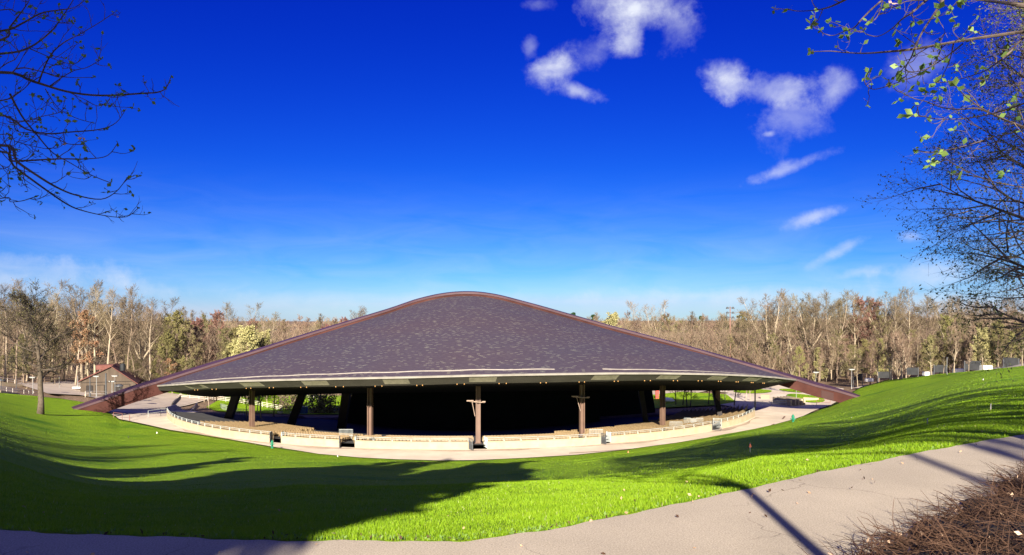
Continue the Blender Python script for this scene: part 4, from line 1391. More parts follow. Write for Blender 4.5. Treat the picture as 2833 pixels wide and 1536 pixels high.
# terraces with white rails at the far left
t0 = [PS(-90, 1066, 152), PS(0, 1083, 157), PS(52, 1091, 164), PS(106, 1097.5, 173)]
t1 = [PS(-90, 1040, 174), PS(0, 1058, 180), PS(60, 1066, 186), PS(112, 1075.5, 193)]
for pts, lab, lab2 in ((t0, 'lower cream ramp wall at the far left lawn edge', 'lower white pipe rail at the far left'), (t1, 'upper cream ramp wall below the left woods', 'upper white pipe rail below the left woods')):
    mb = MB()
    for p, q in zip(pts, pts[1:]):
        mb.beam(p + Vector((0, 0, -.35)), q + Vector((0, 0, -.35)), .4, 1.1)
    tag(mb.build('ramp_wall', MT['wallcream']), lab, 'wall')
    rail_line([p + Vector((0, 0, .1)) for p in pts], 1.15, lab2, MT['railwhite'], 2.4)
mb = MB()
mb.strip([[t0[i] + Vector((0, .5, -.15)), t0[i].lerp(t1[i], .5) + Vector((0, 0, -.1)), t1[i] + Vector((0, -.4, -.7))] for i in range(4)])
tag(mb.build('sandy_terrace', mat('pale_sand', (.36, .28, .19), (.47, .37, .26), .4, c3=(.12, .09, .07), scale3=.12, f3=.9)), kind='structure')
for i in range(4):
    p = t0[3].lerp(t1[3], .15 + .22 * i) + Vector((-3.2, 0, -.2))
    mb = MB(); mb.box(p + Vector((0, 0, .7)), (.35, .35, 1.5)); mb.box(p + Vector((0, 0, 1.48)), (.45, .45, .1))
    tag(mb.build('bollard_post', MT['wallcream']), ['nearest', 'second nearest', 'third nearest', 'farthest'][i] + ' of four pale posts beside the far left ramp', 'post', 'pale posts by the ramp')

# lamps
def lamp(sx, sy, top_sy, d, label, kind='arm', thick=.08, m='polegrey'):
    b = PS(sx, sy, d)
    h = (sy - top_sy) * K / F * d
    root = empty('street_lamp' if kind != 'post' else 'tall_post', b, label, 'street lamp' if kind != 'post' else 'post', 'lamps and posts of the grounds')
    mb = MB(); mb.lathe([(thick * 1.8, -.5), (thick * 1.8, .3), (thick, .4), (thick * .8, h)], b, 8); mb.build('pole', MT[m], root)
    if kind == 'arm':
        mb = MB(); mb.box(b + Vector((0, 0, h + .05)), (1.5, .55, .16)); mb.box(b + Vector((0, 0, h - .12)), (.25, .25, .3)); hd = mb.build('lamp_head', MT['polegrey'], root)
        mb = MB(); mb.box(b + Vector((0, 0, h - .07)), (1.2, .45, .07)); mb.build('lens', MT['lampwhite'], hd)
    elif kind == 'shade':
        mb = MB(); mb.lathe([(.9, h - .15), (.85, h + .05), (.2, h + .35)], b, 12); mb.build('lamp_shade', MT['pole'], root)
    else:
        mb = MB(); mb.box(b + Vector((0, 0, h + .04)), (.3, .3, .1)); mb.build('cap', MT['pole'], root)
    return root


lamp(91, 1096, 1044, 168, 'grey lamp post left of the lone lawn tree', 'arm')
lamp(3, 1078, 1052, 166, 'short dark lamp post at the left edge by the ramp', 'shade', .07, 'pole')
lamp(45, 1072, 1042, 178, 'thin dark post on the sandy terrace', 'post', .06, 'pole')
lamp(267, 1092, 1041, 175, 'grey lamp post before the left gable of the hut', 'arm')
lamp(293, 1100, 1034, 170, 'thick dark post standing before the brown hut', 'post', .2, 'pole')
lamp(310, 1090, 1055, 172, 'grey lamp post before the hut doorway', 'arm')
lamp(318, 1088, 1040, 176, 'thin lamp post by the hut gable', 'arm', .05)
lamp(249, 1092, 1046, 178, 'dark post at the left corner of the hut', 'post', .14, 'pole')
lamp(330, 1090, 1067, 168, 'dark mushroom lamp just above the left arch', 'shade', .09, 'pole')
lamp(164, 1079, 1042, 188, 'thin pale lamp post near the wood edge by the drive', 'post', .06, 'polegrey')
lamp(215, 1070, 1040, 190, 'pale post on a white base beside the drive', 'post', .08, 'polegrey')
lamp(2356, 1071, 1022, 184, 'grey lamp post on the rim lawn right of the arch', 'arm', .07)
lamp(2257, 1068, 1030, 178, 'dark lamp post behind the right end of the arch', 'arm', .1, 'pole')
lamp(2203, 1103, 1078, 176, 'thin grey post beside the curved fins', 'post', .07)
lamp(2620, 1033, 990, 142, 'thin pale post behind the rim path', 'post', .06)
mb = MB(); p = PS(215, 1072, 190); mb.box(p, (2.4, 1.0, .35)); tag(mb.build('post_base', MT['white']), 'white slab under the post beside the drive', 'slab')

# tall light mast
mp_ = hit(2020 * K, 985 * K, 200); mp_ = PS(2020, 1000, 236)
root = empty('light_mast', mp_, 'tall slim rust-coloured light mast above the right woods', 'light mast')
h = (1000 - 848) * K / F * 236
mb = MB(); mb.tube([mp_ - Vector((0, 0, 4)), mp_ + Vector((0, 0, h * .5)), mp_ + Vector((0, 0, h))], [.24, .2, .15], 8); mb.build('pole', MT['mast'], root)
for k in range(3):
    mb = MB(); mb.box(mp_ + Vector((0, -.2, h - .4 - k * 1.6)), (2.2, .15, .15))
    cr = mb.build('crossarm', MT['pole'], root)
    for s in (-1, 1):
        mb = MB(); mb.lathe([(.2, .35), (.5, -.1), (.5, -.35)], mp_ + Vector((s * .95, -.1, h - .45 - k * 1.6)), 10); mb.build('floodlight', MT['pole'], cr)

# notice boards and white blocks along the rim
for sx, sy, w, h, lab in ((2373, 1043, 2.3, 1.9, 'first'), (2446, 1037, 3.0, 1.7, 'second'), (2523, 1027, 2.9, 1.8, 'third'), (2601, 1020, 2.6, 1.7, 'fourth'), (2690, 1011, 3.0, 1.8, 'fifth'), (2797, 1004, 2.4, 1.8, 'sixth')):
    d = rim_d(sx * K) + 9
    c = PS(sx, sy, d)
    root = empty('notice_board', c - Vector((0, 0, 2.4)), f'{lab} from left of the dark notice boards along the rim path', 'notice board', 'notice boards along the rim')
    mb = MB(); mb.box(c, (w, .12, h)); mb.build('board', MT['board'], root)
    for s in (-1, 1):
        mb = MB(); mb.box(c + Vector((s * (w / 2 + .1), 0, -.9)), (.16, .16, h + 1.9)); mb.build('post', MT['pole'], root)
for sx, sy, w, lab in ((2405, 1051, 2.0, 'leftmost white concrete block on the rim, by the second board'), (2568, 1034, 2.3, 'white concrete block below the third and fourth boards'), (2653, 1026.5, 2.2, 'white concrete block right of the leaning rim tree'), (2728, 1018, 1.9, 'rightmost white concrete block on the lawn rim')):
    d = rim_d(sx * K) + 5
    mb = MB(); c = PS(sx, sy, d); mb.box(c, (w, .9, .8), .1); mb.box(c + Vector((0, 0, .43)), (w - .1, .8, .08), .1)
    tag(mb.build('concrete_block', MT['white']), lab, 'block', 'white blocks along the rim')

# curved fins beside the right arch foot
for i, sx in enumerate((2187, 2199, 2208, 2217, 2224)):
    b = PZ(sx * K, (1121 - i * .8) * K, ZP)
    mb = MB()
    pts = [b + Vector((-.9 * math.sin(t * 1.5) * 1.6 + .2, 7.5 * t, 0)) for t in np.linspace(0, 1, 9)]
    rows = [[p + Vector((-.17, 0, -.2)), p + Vector((-.17, 0, 1.25 - .1 * k / 8)), p + Vector((.17, 0, 1.25 - .1 * k / 8)), p + Vector((.17, 0, -.2))] for k, p in enumerate(pts)]
    mb.strip(rows)
    mb.add(rows[0], [(0, 1, 2, 3)]); mb.add(rows[-1], [(3, 2, 1, 0)])
    tag(mb.build('curved_fin_wall', MT['wallcream']), ['leftmost', 'second from left', 'middle', 'second from right', 'rightmost'][i] + ' of five curved cream fins by the right arch foot', 'fin wall', 'curved fins by the arch foot')
a, b = PZ(2232 * K, 1112 * K, ZP), PZ(2275 * K, 1114 * K, ZP)
mb = MB(); mb.beam(a + Vector((0, 2, .3)), b + Vector((0, 2, .3)), .5, 1.2); tag(mb.build('planter_wall', MT['wallcream']), 'low cream wall edging the oval grass island on the right', 'wall')
a, b = gp(2106, 1103), gp(2128, 1104)
mb = MB(); mb.beam(a + Vector((0, 0, .4)), b + Vector((0, 0, .4)), .6, 1.3); tag(mb.build('barrier_block', MT['wallcream']), 'cream parapet block beside the shaded park trees', 'block')
rail_line([PZ(2083 * K, 1123 * K, ZP), PZ(2135 * K, 1123 * K, ZP), PZ(2175 * K, 1121 * K, ZP)], 1.15, 'pale mesh railing in the arch shadow beside the fins', MT['rail'], 2.0, infill=True)
rail_line([PZ(2259 * K, 1121.5 * K, ZP), PZ(2297 * K, 1121 * K, ZP)], 1.3, 'brown pipe rail in the shadow below the right arch foot', MT['railbrown'], 3.2)
rail_line([PZ(314 * K, 1159.5 * K, ZP), PZ(338 * K, 1162.5 * K, ZP)], 1.35, 'brown pipe rail loop under the left arch foot', MT['railbrown'], 5, rails=(1.0,))
rail_line([PZ(358 * K, 1164 * K, ZP), PZ(359 * K, 1164.3 * K, ZP)], 1.1, 'single brown post right of the left arch rail', MT['railbrown'], 2, rails=(1.0,))
rail_line([PZ(410 * K, 1153 * K, ZP), PZ(445 * K, 1148 * K, ZP), PZ(462 * K, 1146 * K, ZP)], 1.25, 'grey pipe rail before the end of the left wall', MT['rail'], 2.2)
# stairs down from the drive to the lower grass
s0, s1 = gp(500, 1122, y0=140), gp(533, 1106, y0=150)
root = empty('garden_stairs', s0, 'concrete steps with pale handrails going down beside the left drive', 'stairs')
mb = MB()
top_, bot_ = PS(474, 1136, 166), PS(532, 1148, 172)
for i in range(12):
    t = i / 11
    c = top_.lerp(bot_, t) + Vector((0, 0, .4 - 2.2 * t))
    mb.box(c, (.6, 4.5, 1.4))
mb.build('steps', MT['concrete'], root)
mb = MB()
mb.beam(PS(478, 1120, 168), PS(499, 1098, 182), .35, 1.1); mb.beam(PS(528, 1143, 172), PS(545, 1122, 182), .35, 1.1)
mb.build('side_wall', MT['wallcream'], root)
mb = MB()
for a, b in ((PS(474, 1117, 168), PS(497, 1089, 184)), (PS(528, 1136, 172), PS(546, 1112, 184))):
    for dz in (0, -.4, -.8):
        mb.tube([a + Vector((0, 0, dz)), b + Vector((0, 0, dz))], .05, 5)
    for t in np.linspace(0, 1, 7):
        p = a.lerp(b, t); mb.tube([p, p - Vector((0, 0, 1.5))], .05, 5)
mb.build('handrail', MT['railwhite'], root)
pts = [gp(500, 1100, y0=150), gp(600, 1108, y0=150), gp(700, 1120, y0=150), gp(780, 1135, y0=150)]
rail_line(pts, 1.2, 'long pale fence crossing the grass behind the raking legs', MT['railwhite'], 2.6, rails=(1, .6, .25), r=.06)
rail_line([p + Vector((4, 22, 0)) for p in pts], 1.2, 'farther pale fence at the back of the lower grass', MT['railwhite'], 2.6, rails=(1, .5), r=.06)
rail_line([gp(610, 1128, y0=150), gp(660, 1144, y0=150), gp(700, 1156, y0=150)], 1.1, 'grey rail along the grey path on the lower grass', MT['rail'], 2.2)
for sx, sy, col, nm, lab, s in ((837, 1146, 'blue', 'blue_bin', 'small blue bin left of the olive shrub', (1.9, 1.1, 1.3)), (1818, 1103, 'red', 'red_cabinet', 'small red cabinet seen in the shade right of the stage', (.9, .7, 2.4))):
    v = gp(sx, sy, y0=150)
    root = empty(nm, v, lab, nm.replace('_', ' '))
    mb = MB(); mb.box(v + Vector((0, 0, s[2] / 2)), s); mb.build('body', MT[col], root)
    mb = MB(); mb.box(v + Vector((0, 0, s[2] + .06)), (s[0] * 1.06, s[1] * 1.06, .12)); mb.build('lid', MT['pole'], root)
for sx, sy, w, lab in ((1795, 1115, 2.6, 'white boulder lit in the court behind the shaded seats'), (1762, 1100, 3.0, 'pale boulder left of the right raking leg'), (1848, 1114, 3.4, 'long pale boulder right of the thick column'), (810, 1165, 1.3, 'white rocks beside the second raking leg'), (775, 1158, 1.3, 'pale rocks between the left column and raking leg')):
    v = gp(sx, sy, y0=150)
    g = random.Random(int(sx)); mb = MB()
    n = 9; rows = []
    for i in range(6):
        ph = math.pi * i / 5
        rows.append([v + Vector((w * .5 * math.sin(ph) * math.cos(6.283 * j / n) * (1 + .2 * g.uniform(-1, 1)), w * .35 * math.sin(ph) * math.sin(6.283 * j / n), w * .22 * (1 - math.cos(ph)) * .9 * (1 + .1 * g.uniform(-1, 1)))) for j in range(n)])
        rows[-1].append(rows[-1][0])
    mb.strip(rows); tag(mb.build('boulder', MT['white'], smooth=False), lab, 'boulder', 'pale boulders behind the pavilion')

# hydrants on the lawn edge
def hydrant(sx, sy, label):
    p = lawn_hit(sx * K, sy * K)
    root = empty('fire_hydrant', p, label, 'fire hydrant', 'green hydrants on the lawn')
    mb = MB(); mb.lathe([(.17, -.1), (.17, .06), (.11, .08), (.11, .50), (.15, .52), (.15, .58)], p, 14); mb.build('barrel', MT['hydrant'], root)
    mb = MB(); mb.lathe([(.15, .58), (.14, .68), (.08, .76), (.04, .78), (.04, .85)], p, 14); mb.build('bonnet', MT['hydrant'], root)
    for s in (-1, 1):
        mb = MB(); mb.tube([p + Vector((s * .09, 0, .40)), p + Vector((s * .22, 0, .40)), p + Vector((s * .23, 0, .40))], [.06, .06, .075], 10); mb.build('hose_cap', MT['hydrant'], root)
    mb = MB(); mb.tube([p + Vector((0, -.09, .36)), p + Vector((0, -.24, .36))], .085, 12); mb.build('pumper_cap', MT['hydrant'], root)
    root.scale = (1.35, 1.35, 1.5)


hydrant(753, 1240, 'green fire hydrant on the lawn edge left of the middle column')
hydrant(2194, 1171, 'green fire hydrant on the lawn edge near the right arch foot')
for sx, sy, s, lab in ((2075, 1242, 1.55, 'large orange-pink marker flag on the right lawn'), (1738, 1254, .7, 'small orange marker flag below the right walkway'), (1170, 1286, .8, 'orange marker flag in the shade below the middle column'), (934, 1265, .6, 'tiny pale marker flag below the left hydrant'),
                       (434, 1201, .7, 'pale pink marker flag on the left lawn below the walkway'), (355, 1214, .7, 'small grey-blue marker flag on the left lawn'), (2356, 1160, .6, 'tiny white marker flag on the right lawn by the fin walls'), (2720, 1053, .6, 'tiny pale marker flag high on the right lawn'), (2741, 1123, .6, 'tiny white marker flag on the far right lawn'), (2566, 1163, .6, 'small pale marker flag in the middle of the right lawn')):
    p = lawn_hit(sx * K, sy * K)
    d = p.y; s = (6.0 if s > 1 else 2.6 * s / .7) / F * d / .62
    root = empty('marker_flag', p, lab, 'marker flag', 'marker flags on the lawn')
    mb = MB(); mb.tube([p - Vector((0, 0, .1)), p + Vector((0, 0, .62 * s))], .012 + .01 * s, 5); mb.build('wire', MT['wire'], root)
    mb = MB()
    q = p + Vector((0, 0, .62 * s))
    w = .34 * s
    m_ = MT['white'] if ('white' in lab or 'pale' in lab) else (MT['board'] if 'blue' in lab else MT['flagor'])
    mb.add([q + Vector((0, .01, 0)), q + Vector((w * .5, .03, -.42 * s)), q + Vector((-w * .45, 0, -.45 * s)), q + Vector((0, -.02, 0)), q + Vector((w * .5, .0, -.42 * s)), q + Vector((-w * .45, -.03, -.45 * s))], [(0, 1, 2), (5, 4, 3), (0, 3, 4, 1), (1, 4, 5, 2), (2, 5, 3, 0)])
    mb.build('pennant', m_, root)
# lone tree on the lawn at the left
T_ = Tree(seed=77, H=16, r0=.42, clear=.30, nl=17, spread=.42, up=.09, lv=(8, 7, 6), leaf=1, leafs=.22, elev=(0, 58), tw=.03, wob=.035, sides=9, tleaf=.3)
p = lawn_hit(40.5, 413.5)
root = empty('lawn_tree', p, 'lone dark-barked tree with a dense twiggy crown on the left lawn', 'tree')
o = bpy.data.objects.new('trunk', T_.tr.mesh('trunk', mat('grey_brown_bark', (.07, .053, .038), (.135, .105, .075), 3, coord='obj', bump=.6, bscale=9), True)); COL.objects.link(o); o.parent = root
o = bpy.data.objects.new('crown', T_.cr.mesh('crown', [mat('lawn_tree_twigs', (.022, .017, .013), (.04, .031, .022), .8, coord='obj'), mat('lawn_tree_buds', (.075, .07, .025), (.11, .10, .04), .5, coord='obj'), MT['bark_dark']])); COL.objects.link(o); o.parent = root
hh = (413.5 - 301) / F * p.y
root.scale = (hh / 16 * .95,) * 2 + (hh / 16,)
root.rotation_euler = (0, 0, 2.2)
SKYS, EXPO, CLOUD = .10, 1.45, (3.1, 3.25, 3.7)
GRADE = ((.32, .82, 3.1), (.54, .88, 2.3), (1.0, .82, 1.0))
# ------------------------------------------------------------------ near trees
def smooth_line(pts, k=4):
    out = []
    n = len(pts)
    for i in range(n - 1):
        p0, p1, p2, p3 = pts[max(i - 1, 0)], pts[i], pts[i + 1], pts[min(i + 2, n - 1)]
        for j in range(k):
            t = j / k
            out.append(0.5 * ((2 * p1) + (-p0 + p2) * t + (2 * p0 - 5 * p1 + 4 * p2 - p3) * t * t + (-p0 + 3 * p1 - 3 * p2 + p3) * t ** 3))
    out.append(pts[-1])
    return out


def bud(mb, p, g, s, n, mi):
    for _ in range(n):
        mb.leaf(p, s * g.uniform(.5, 1.3), g, mi, .7)


def spray(mb, p, d, L, r, g, leaf, nl, depth=0):
    """a crooked side twig with buds"""
    n = 5
    pts = [p]; dd = d
    for i in range(n):
        dd = (dd + Vector((g.uniform(-.35, .35), g.uniform(-.35, .35), g.uniform(-.15, .38)))).normalized()
        pts.append(pts[-1] + dd * L / n)
    mb.tube(pts, [r * (1 - .55 * i / n) for i in range(n + 1)], 4, cap=False)
    if depth < 1 and L > .14:
        for i in range(g.choice((1, 2, 2, 3))):
            a = g.randrange(1, n)
            spray(mb, pts[a], rot_about((pts[a + 1] - pts[a]).normalized(), g.uniform(.5, 1.1), g.uniform(0, 6.28)), L * g.uniform(.3, .55), r * .7, g, leaf, nl, depth + 1)
    if g.random() < .5:
        bud(mb, pts[-1], g, leaf, g.randrange(1, nl + 1), 1 if g.random() < .97 else 2)
    if g.random() < .15:
        bud(mb, pts[2], g, leaf * .7, 1, 1)


def overhang(name, label, lines, conv, trunk_xy, tz, tr, dep, seed, leaf, nl, r0, tw, twl, per_m, extend):
    g = random.Random(seed)
    tx, ty = trunk_xy
    root = empty(name, (tx, ty, tz), label, 'tree')
    mb = MB()
    H = 11.5
    tp = [Vector((tx + .12 * math.sin(i * 1.1), ty + .1 * math.cos(i * 1.7), tz - .3 + H * i / 9)) for i in range(10)]
    mb.tube(tp, [tr * (1.3 if i == 0 else 1 - i / 10.5) for i in range(10)], 12)
    mb.build('trunk', MT['bark_dark'], root, True)
    mb = MB()
    for li, (line, r) in enumerate(lines):
        d0 = dep + g.uniform(-.9, .9)
        pts = [conv(x, y, d0 + .5 * math.sin(i * .9 + li)) for i, (x, y) in enumerate(line)]
        if extend(line):
            q = pts[0]
            att = Vector((tx, ty, min(max(q.z - .25 * abs(q.x - tx) * (1 if q.z > 1 else -.3), tz + 1.5), tz + H * .93)))
            pts = [att, att.lerp(q, .5) + Vector((0, 0, .18))] + pts
        sm = smooth_line(pts, 4)
        n = len(sm) - 1
        R = [max(.78 * r * (1 - .86 * (i / n) ** .9), tw) * (1.9 if (extend(line) and i < 5) else 1) for i in range(n + 1)]
        mb.tube(sm, R, 6, cap=False)
        for i in range(2, n):
            seg = (sm[i + 1] - sm[i])
            k = seg.length * per_m
            for _ in range(int(k) + (g.random() < k % 1)):
                d = rot_about(seg.normalized(), g.uniform(.5, 1.15), g.uniform(0, 6.28))
                d.y *= .7; d.normalize()
                spray(mb, sm[i].lerp(sm[i + 1], g.random()), d, twl * g.uniform(.3, 1.25) * (1 - .4 * i / n), max(tw, R[i] * .4), g, leaf, nl)
        bud(mb, sm[-1], g, leaf, nl, 1)
    sgn = 1 if tx > 0 else -1
    for k in range(16):                              # the rest of the crown, away from the view
        t = .34 + .62 * k / 15
        i = min(int(t * 9), 8)
        p = tp[i].lerp(tp[i + 1], t * 9 - i)
        az = g.uniform(-1.5, 1.5) * (1.0 if k < 11 else 1.2)
        el = g.uniform(.25, .9) + (.4 if k > 12 else 0)
        d = Vector((sgn * math.cos(az) * math.cos(el), math.sin(az) * math.cos(el), math.sin(el)))
        L = g.uniform(2.4, 3.8) * (1.1 - .6 * t)
        pts = [p]
        for _ in range(7):
            d = (d + Vector((g.uniform(-.2, .2), g.uniform(-.2, .2), g.uniform(-.12, .2)))).normalized(); pts.append(pts[-1] + d * L / 7)
        sm = smooth_line(pts, 3); n = len(sm) - 1
        mb.tube(sm, [max(.045 * (1.1 - t) * (1 - .85 * j / n), tw) for j in range(n + 1)], 6, cap=False)
        for j in range(4, n):
            seg = sm[j + 1] - sm[j]
            if g.random() < .8:
                spray(mb, sm[j], rot_about(seg.normalized(), g.uniform(.5, 1.15), g.uniform(0, 6.28)), twl * g.uniform(.6, 1.8), tw * 1.4, g, leaf, nl)
    mb.build('crown', [MT['twig_near'], MT['leaf_spring'], MT['bract']], root)
    return root


MT['twig_near'] = mat('dark_near_twigs', (.07, .054, .045), (.15, .115, .09), 6, rough=.7, bump=.4, bscale=60, bdist=.01)
cl = lambda x, y, d: P(x / 2.15 * K, y / 2.15 * K, d)
LL = [([(0, 430), (200, 485), (400, 545), (600, 568), (850, 555), (940, 548), (990, 520), (1015, 460)], .030), ([(0, 680), (150, 765), (280, 795), (420, 785), (590, 770), (690, 730), (745, 655)], .024), ([(0, 860), (60, 950), (150, 955), (350, 945), (520, 945), (640, 925), (700, 850)], .022),
      ([(0, 865), (100, 960), (200, 1030), (330, 1110), (450, 1160), (600, 1185), (690, 1140), (755, 1060)], .024), ([(0, 900), (80, 985), (240, 1105), (400, 1215), (500, 1255), (640, 1285), (750, 1290), (820, 1240)], .024), ([(60, 560), (130, 690), (210, 790), (310, 905), (420, 970), (540, 1040), (660, 1088)], .015),
      ([(0, 320), (170, 285), (300, 190), (370, 100), (435, 0), (470, -80)], .026), ([(0, 240), (60, 160), (150, 40), (190, -30)], .026), ([(0, 185), (120, 145), (240, 80), (350, 60), (440, 45), (500, 5)], .022), ([(230, 490), (290, 345), (370, 260), (480, 200), (590, 135), (680, 75)], .013),
      ([(100, 410), (160, 405), (300, 440), (400, 460), (560, 460)], .012), ([(0, 600), (100, 560), (180, 490), (240, 400), (300, 340)], .014), ([(180, 290), (260, 325), (360, 365), (440, 380), (500, 340)], .009), ([(300, 510), (370, 460), (440, 420), (520, 400), (605, 350)], .010), ([(0, 1180), (60, 1200), (130, 1195), (195, 1175)], .012),
      ([(60, 730), (150, 720), (260, 690), (350, 670), (385, 640)], .009), ([(270, 530), (320, 610), (370, 660), (460, 705), (550, 730)], .008), ([(0, 800), (90, 840), (200, 870), (300, 885), (340, 850)], .009), ([(0, 60), (90, 70), (200, 90), (330, 130), (420, 130)], .012), ([(0, 690), (100, 780), (200, 790), (330, 820), (400, 855), (500, 860)], .010), ([(400, 545), (500, 590), (580, 630), (640, 610)], .007)]
overhang('tulip_tree', 'budding tree reaching into the upper left corner with bare crooked boughs', LL, cl, (-8.4, 8.6), ZPATH - .2, .22, 8.0, 5, .05, 3, .02, .0042, .42, 4.2, lambda l: l[0][0] == 0)
cr_ = lambda x, y, d: P((x / 2.794 + 2133) * K, y / 2.794 * K, d)
RL = [([(2250, 215), (1956, 245), (1700, 280), (1500, 310), (1300, 345), (1100, 380), (900, 400), (720, 412), (560, 405), (460, 395), (310, 400)], .026), ([(1400, -120), (1330, 0), (1260, 110), (1180, 230), (1120, 350), (1080, 450), (1030, 520), (960, 590)], .016), ([(920, -60), (860, 0), (780, 70), (700, 150), (640, 215), (560, 245), (480, 275), (410, 260), (380, 235)], .013),
      ([(1290, -60), (1200, 0), (1100, 90), (1010, 150), (930, 225), (830, 280), (740, 265), (710, 230)], .012), ([(650, -40), (570, 0), (450, 55), (330, 80), (200, 85), (135, 70)], .012), ([(1410, 340), (1380, 470), (1320, 600)], .008), ([(1480, 340), (1380, 420), (1260, 500), (1150, 550), (1060, 550), (1030, 510)], .008),
      ([(1320, 355), (1290, 440), (1240, 510), (1130, 580), (1000, 630), (900, 665), (790, 690), (730, 650), (725, 600)], .009), ([(2250, 1100), (1956, 990), (1750, 900), (1600, 840), (1450, 845), (1320, 830), (1200, 785), (1100, 760), (1030, 725), (970, 700), (940, 665)], .016), ([(2250, 80), (1956, 290), (1850, 400), (1740, 490), (1650, 550), (1500, 600), (1380, 630), (1270, 640)], .014),
      ([(2300, 90), (1956, 45), (1800, 20), (1600, -5), (1400, -60)], .034), ([(2250, 700), (1956, 800), (1700, 880), (1500, 915), (1300, 920), (1180, 900), (1100, 885)], .013), ([(2250, 960), (1956, 1010), (1720, 1060), (1560, 1110), (1400, 1150), (1250, 1175), (1115, 1160)], .013), ([(2250, 1500), (1956, 1450), (1700, 1400), (1550, 1340), (1400, 1260), (1300, 1180)], .012),
      ([(2250, 1100), (1956, 980), (1800, 920), (1620, 830), (1500, 740), (1430, 665)], .012), ([(860, 0), (850, 60), (820, 130), (780, 170)], .006), ([(1200, 0), (1050, 10), (960, 50), (870, 60)], .006)]
overhang('tulip_tree', 'leafing tree reaching into the upper right corner with fresh green leaves', RL, cr_, (6.9, 6.2), ZPATH - .2, .2, 6.0, 9, .058, 4, .02, .0036, .30, 3.6, lambda l: l[0][0] >= 2200)
# the dense fine-twigged tree at the right edge
for seed, (x, y), hgt, lab in ((41, (13.4, 16.0), 10.0, 'dense fine-twigged tree with tiny new leaves filling the right edge'), (43, (17.2, 19.0), 11.5, 'second fine-twigged tree behind the dense one at the right edge')):
    T_ = Tree(seed=seed, H=hgt, r0=.11, clear=.14, nl=30, spread=.46, up=.05, lv=(9, 7, 6), leaf=2, leafs=.062, elev=(-4, 58), tw=.0055, wob=.02, sides=10, tleaf=.75, tl=.9)
    root = empty('fine_twigged_tree', (x, y, lawn_z(x, y) - .1), lab, 'tree')
    o = bpy.data.objects.new('trunk', T_.tr.mesh('trunk', MT['bark_dark'], True)); COL.objects.link(o); o.parent = root
    o = bpy.data.objects.new('crown', T_.cr.mesh('crown', [MT['twig_near'], MT['leaf_small'], MT['twig_near']])); COL.objects.link(o); o.parent = root

# shade trees standing along the path behind the viewpoint; their long shadows cross the lawn
n_b = 0
for key, x, y, h, w in sorted((('pine1', -5.3, -9.5, 22, .85), ('pine1', -8.0, -13, 25, .9), ('pine1', -6.3, -10.8, 21, .8), ('pine1', -9.6, -9.8, 21, .9), ('pine1', -10.5, -15, 27, 1.0), ('pine1', -14, -9, 25, 1.1), ('pine1', -17.5, -15, 25, 1.2), ('pine1', -22, -8, 22, 1.1), ('pine1', -27, -14, 24, 1.2), ('pine1', -19, -26, 28, 1.2), ('pine1', -33, -20, 25, 1.1), ('pine1', -38, -9, 21, 1.1), ('pine1', -30, -5, 20, 1.1),
                        ('tall1', -46, -22, 31, 1.0), ('pine1', -49, -12, 19, 1.0), ('tall2', -57, -18, 31, 1.1), ('mid2', -64, -9, 24, 1.0), ('vase2', -74, -10, 28, 1.0), ('pine1', -84, -10, 20, .9), ('mid2', -95, -8, 22, 1.0), ('vase1', -54, -28, 33, 1.0), ('vase2', -68, -24, 31, 1.1), ('tall1', -80, -16, 29, 1.1), ('vase1', -90, -20, 28, 1.1), ('tall2', -104, -12, 24, 1.1), ('vase2', -116, -10, 22, 1.1), ('tall2', 7.2, -22, 24, .6), ('tall3', 8.4, -16, 22, .6),
                        ('tall3', 3.2, -15, 21, .55), ('tall1', 4.1, -20, 24, .6), ('tall2', 5.1, -14, 20, .6), ('tall3', 6.3, -18, 23, .65), ('tall1', 5.6, -32, 27, .7), ('tall2', 8.0, -27, 25, .8), ('vase1', 9.5, -9, 19, 1.0), ('mid2', 11.5, -5, 15, 1.1), ('vase2', 15, -13, 21, 1.0), ('mid1', 18.5, -6, 17, 1.1), ('tall2', 22, -12, 23, 1.1), ('mid2', 26, -8, 18, 1.1), ('tall1', 31, -13, 20, .9), ('vase1', 36, -9, 20, 1.0), ('tall3', 43, -16, 21, .9), ('mid1', 46, -8, 17, 1.1), ('vase2', 54, -12, 21, 1.0), ('mid2', 68, -10, 18, 1.0)), key=lambda q: q[1]):
    n_b += 1
    plant(key, x, y, ZPATH - .2, h, label=f'{ORD[n_b - 1]} from left of the shade trees lining the path behind the viewpoint', group='shade trees behind the viewpoint', wide=w)
T_ = Tree(seed=88, H=9.5, r0=.078, clear=.40, nl=11, spread=.28, up=.1, lv=(6, 5, 5), elev=(25, 65), tw=.012, wob=.015, fork=(.42, 3, 26))
root = empty('path_tree', (1.75, -2.6, ZPATH - .05), 'slim forked tree at the near path edge whose trunk shadow crosses the path', 'tree')
o = bpy.data.objects.new('trunk', T_.tr.mesh('trunk', MT['bark_dark'], True)); COL.objects.link(o); o.parent = root
o = bpy.data.objects.new('crown', T_.cr.mesh('crown', [MT['twig_dark'], MT['twig_dark'], MT['bark_dark']])); COL.objects.link(o); o.parent = root

# ------------------------------------------------------------------ bramble thicket at the lower right
g = random.Random(12)
root = empty('bramble_thicket', (5, 4.5, ZPATH), 'tangled brown leafless bramble thicket at the lower right path edge', 'thicket')
ne = lambda x: lerp_tab(near_edge_tab, x)


def b_h(x, y):
    e = (ne(x) + .15 - y) * .72
    return max(0, min(.46, .40 * e ** .85 if e > 0 else 0)) * min(1, max(0, (x - 1.5) / 1.2))


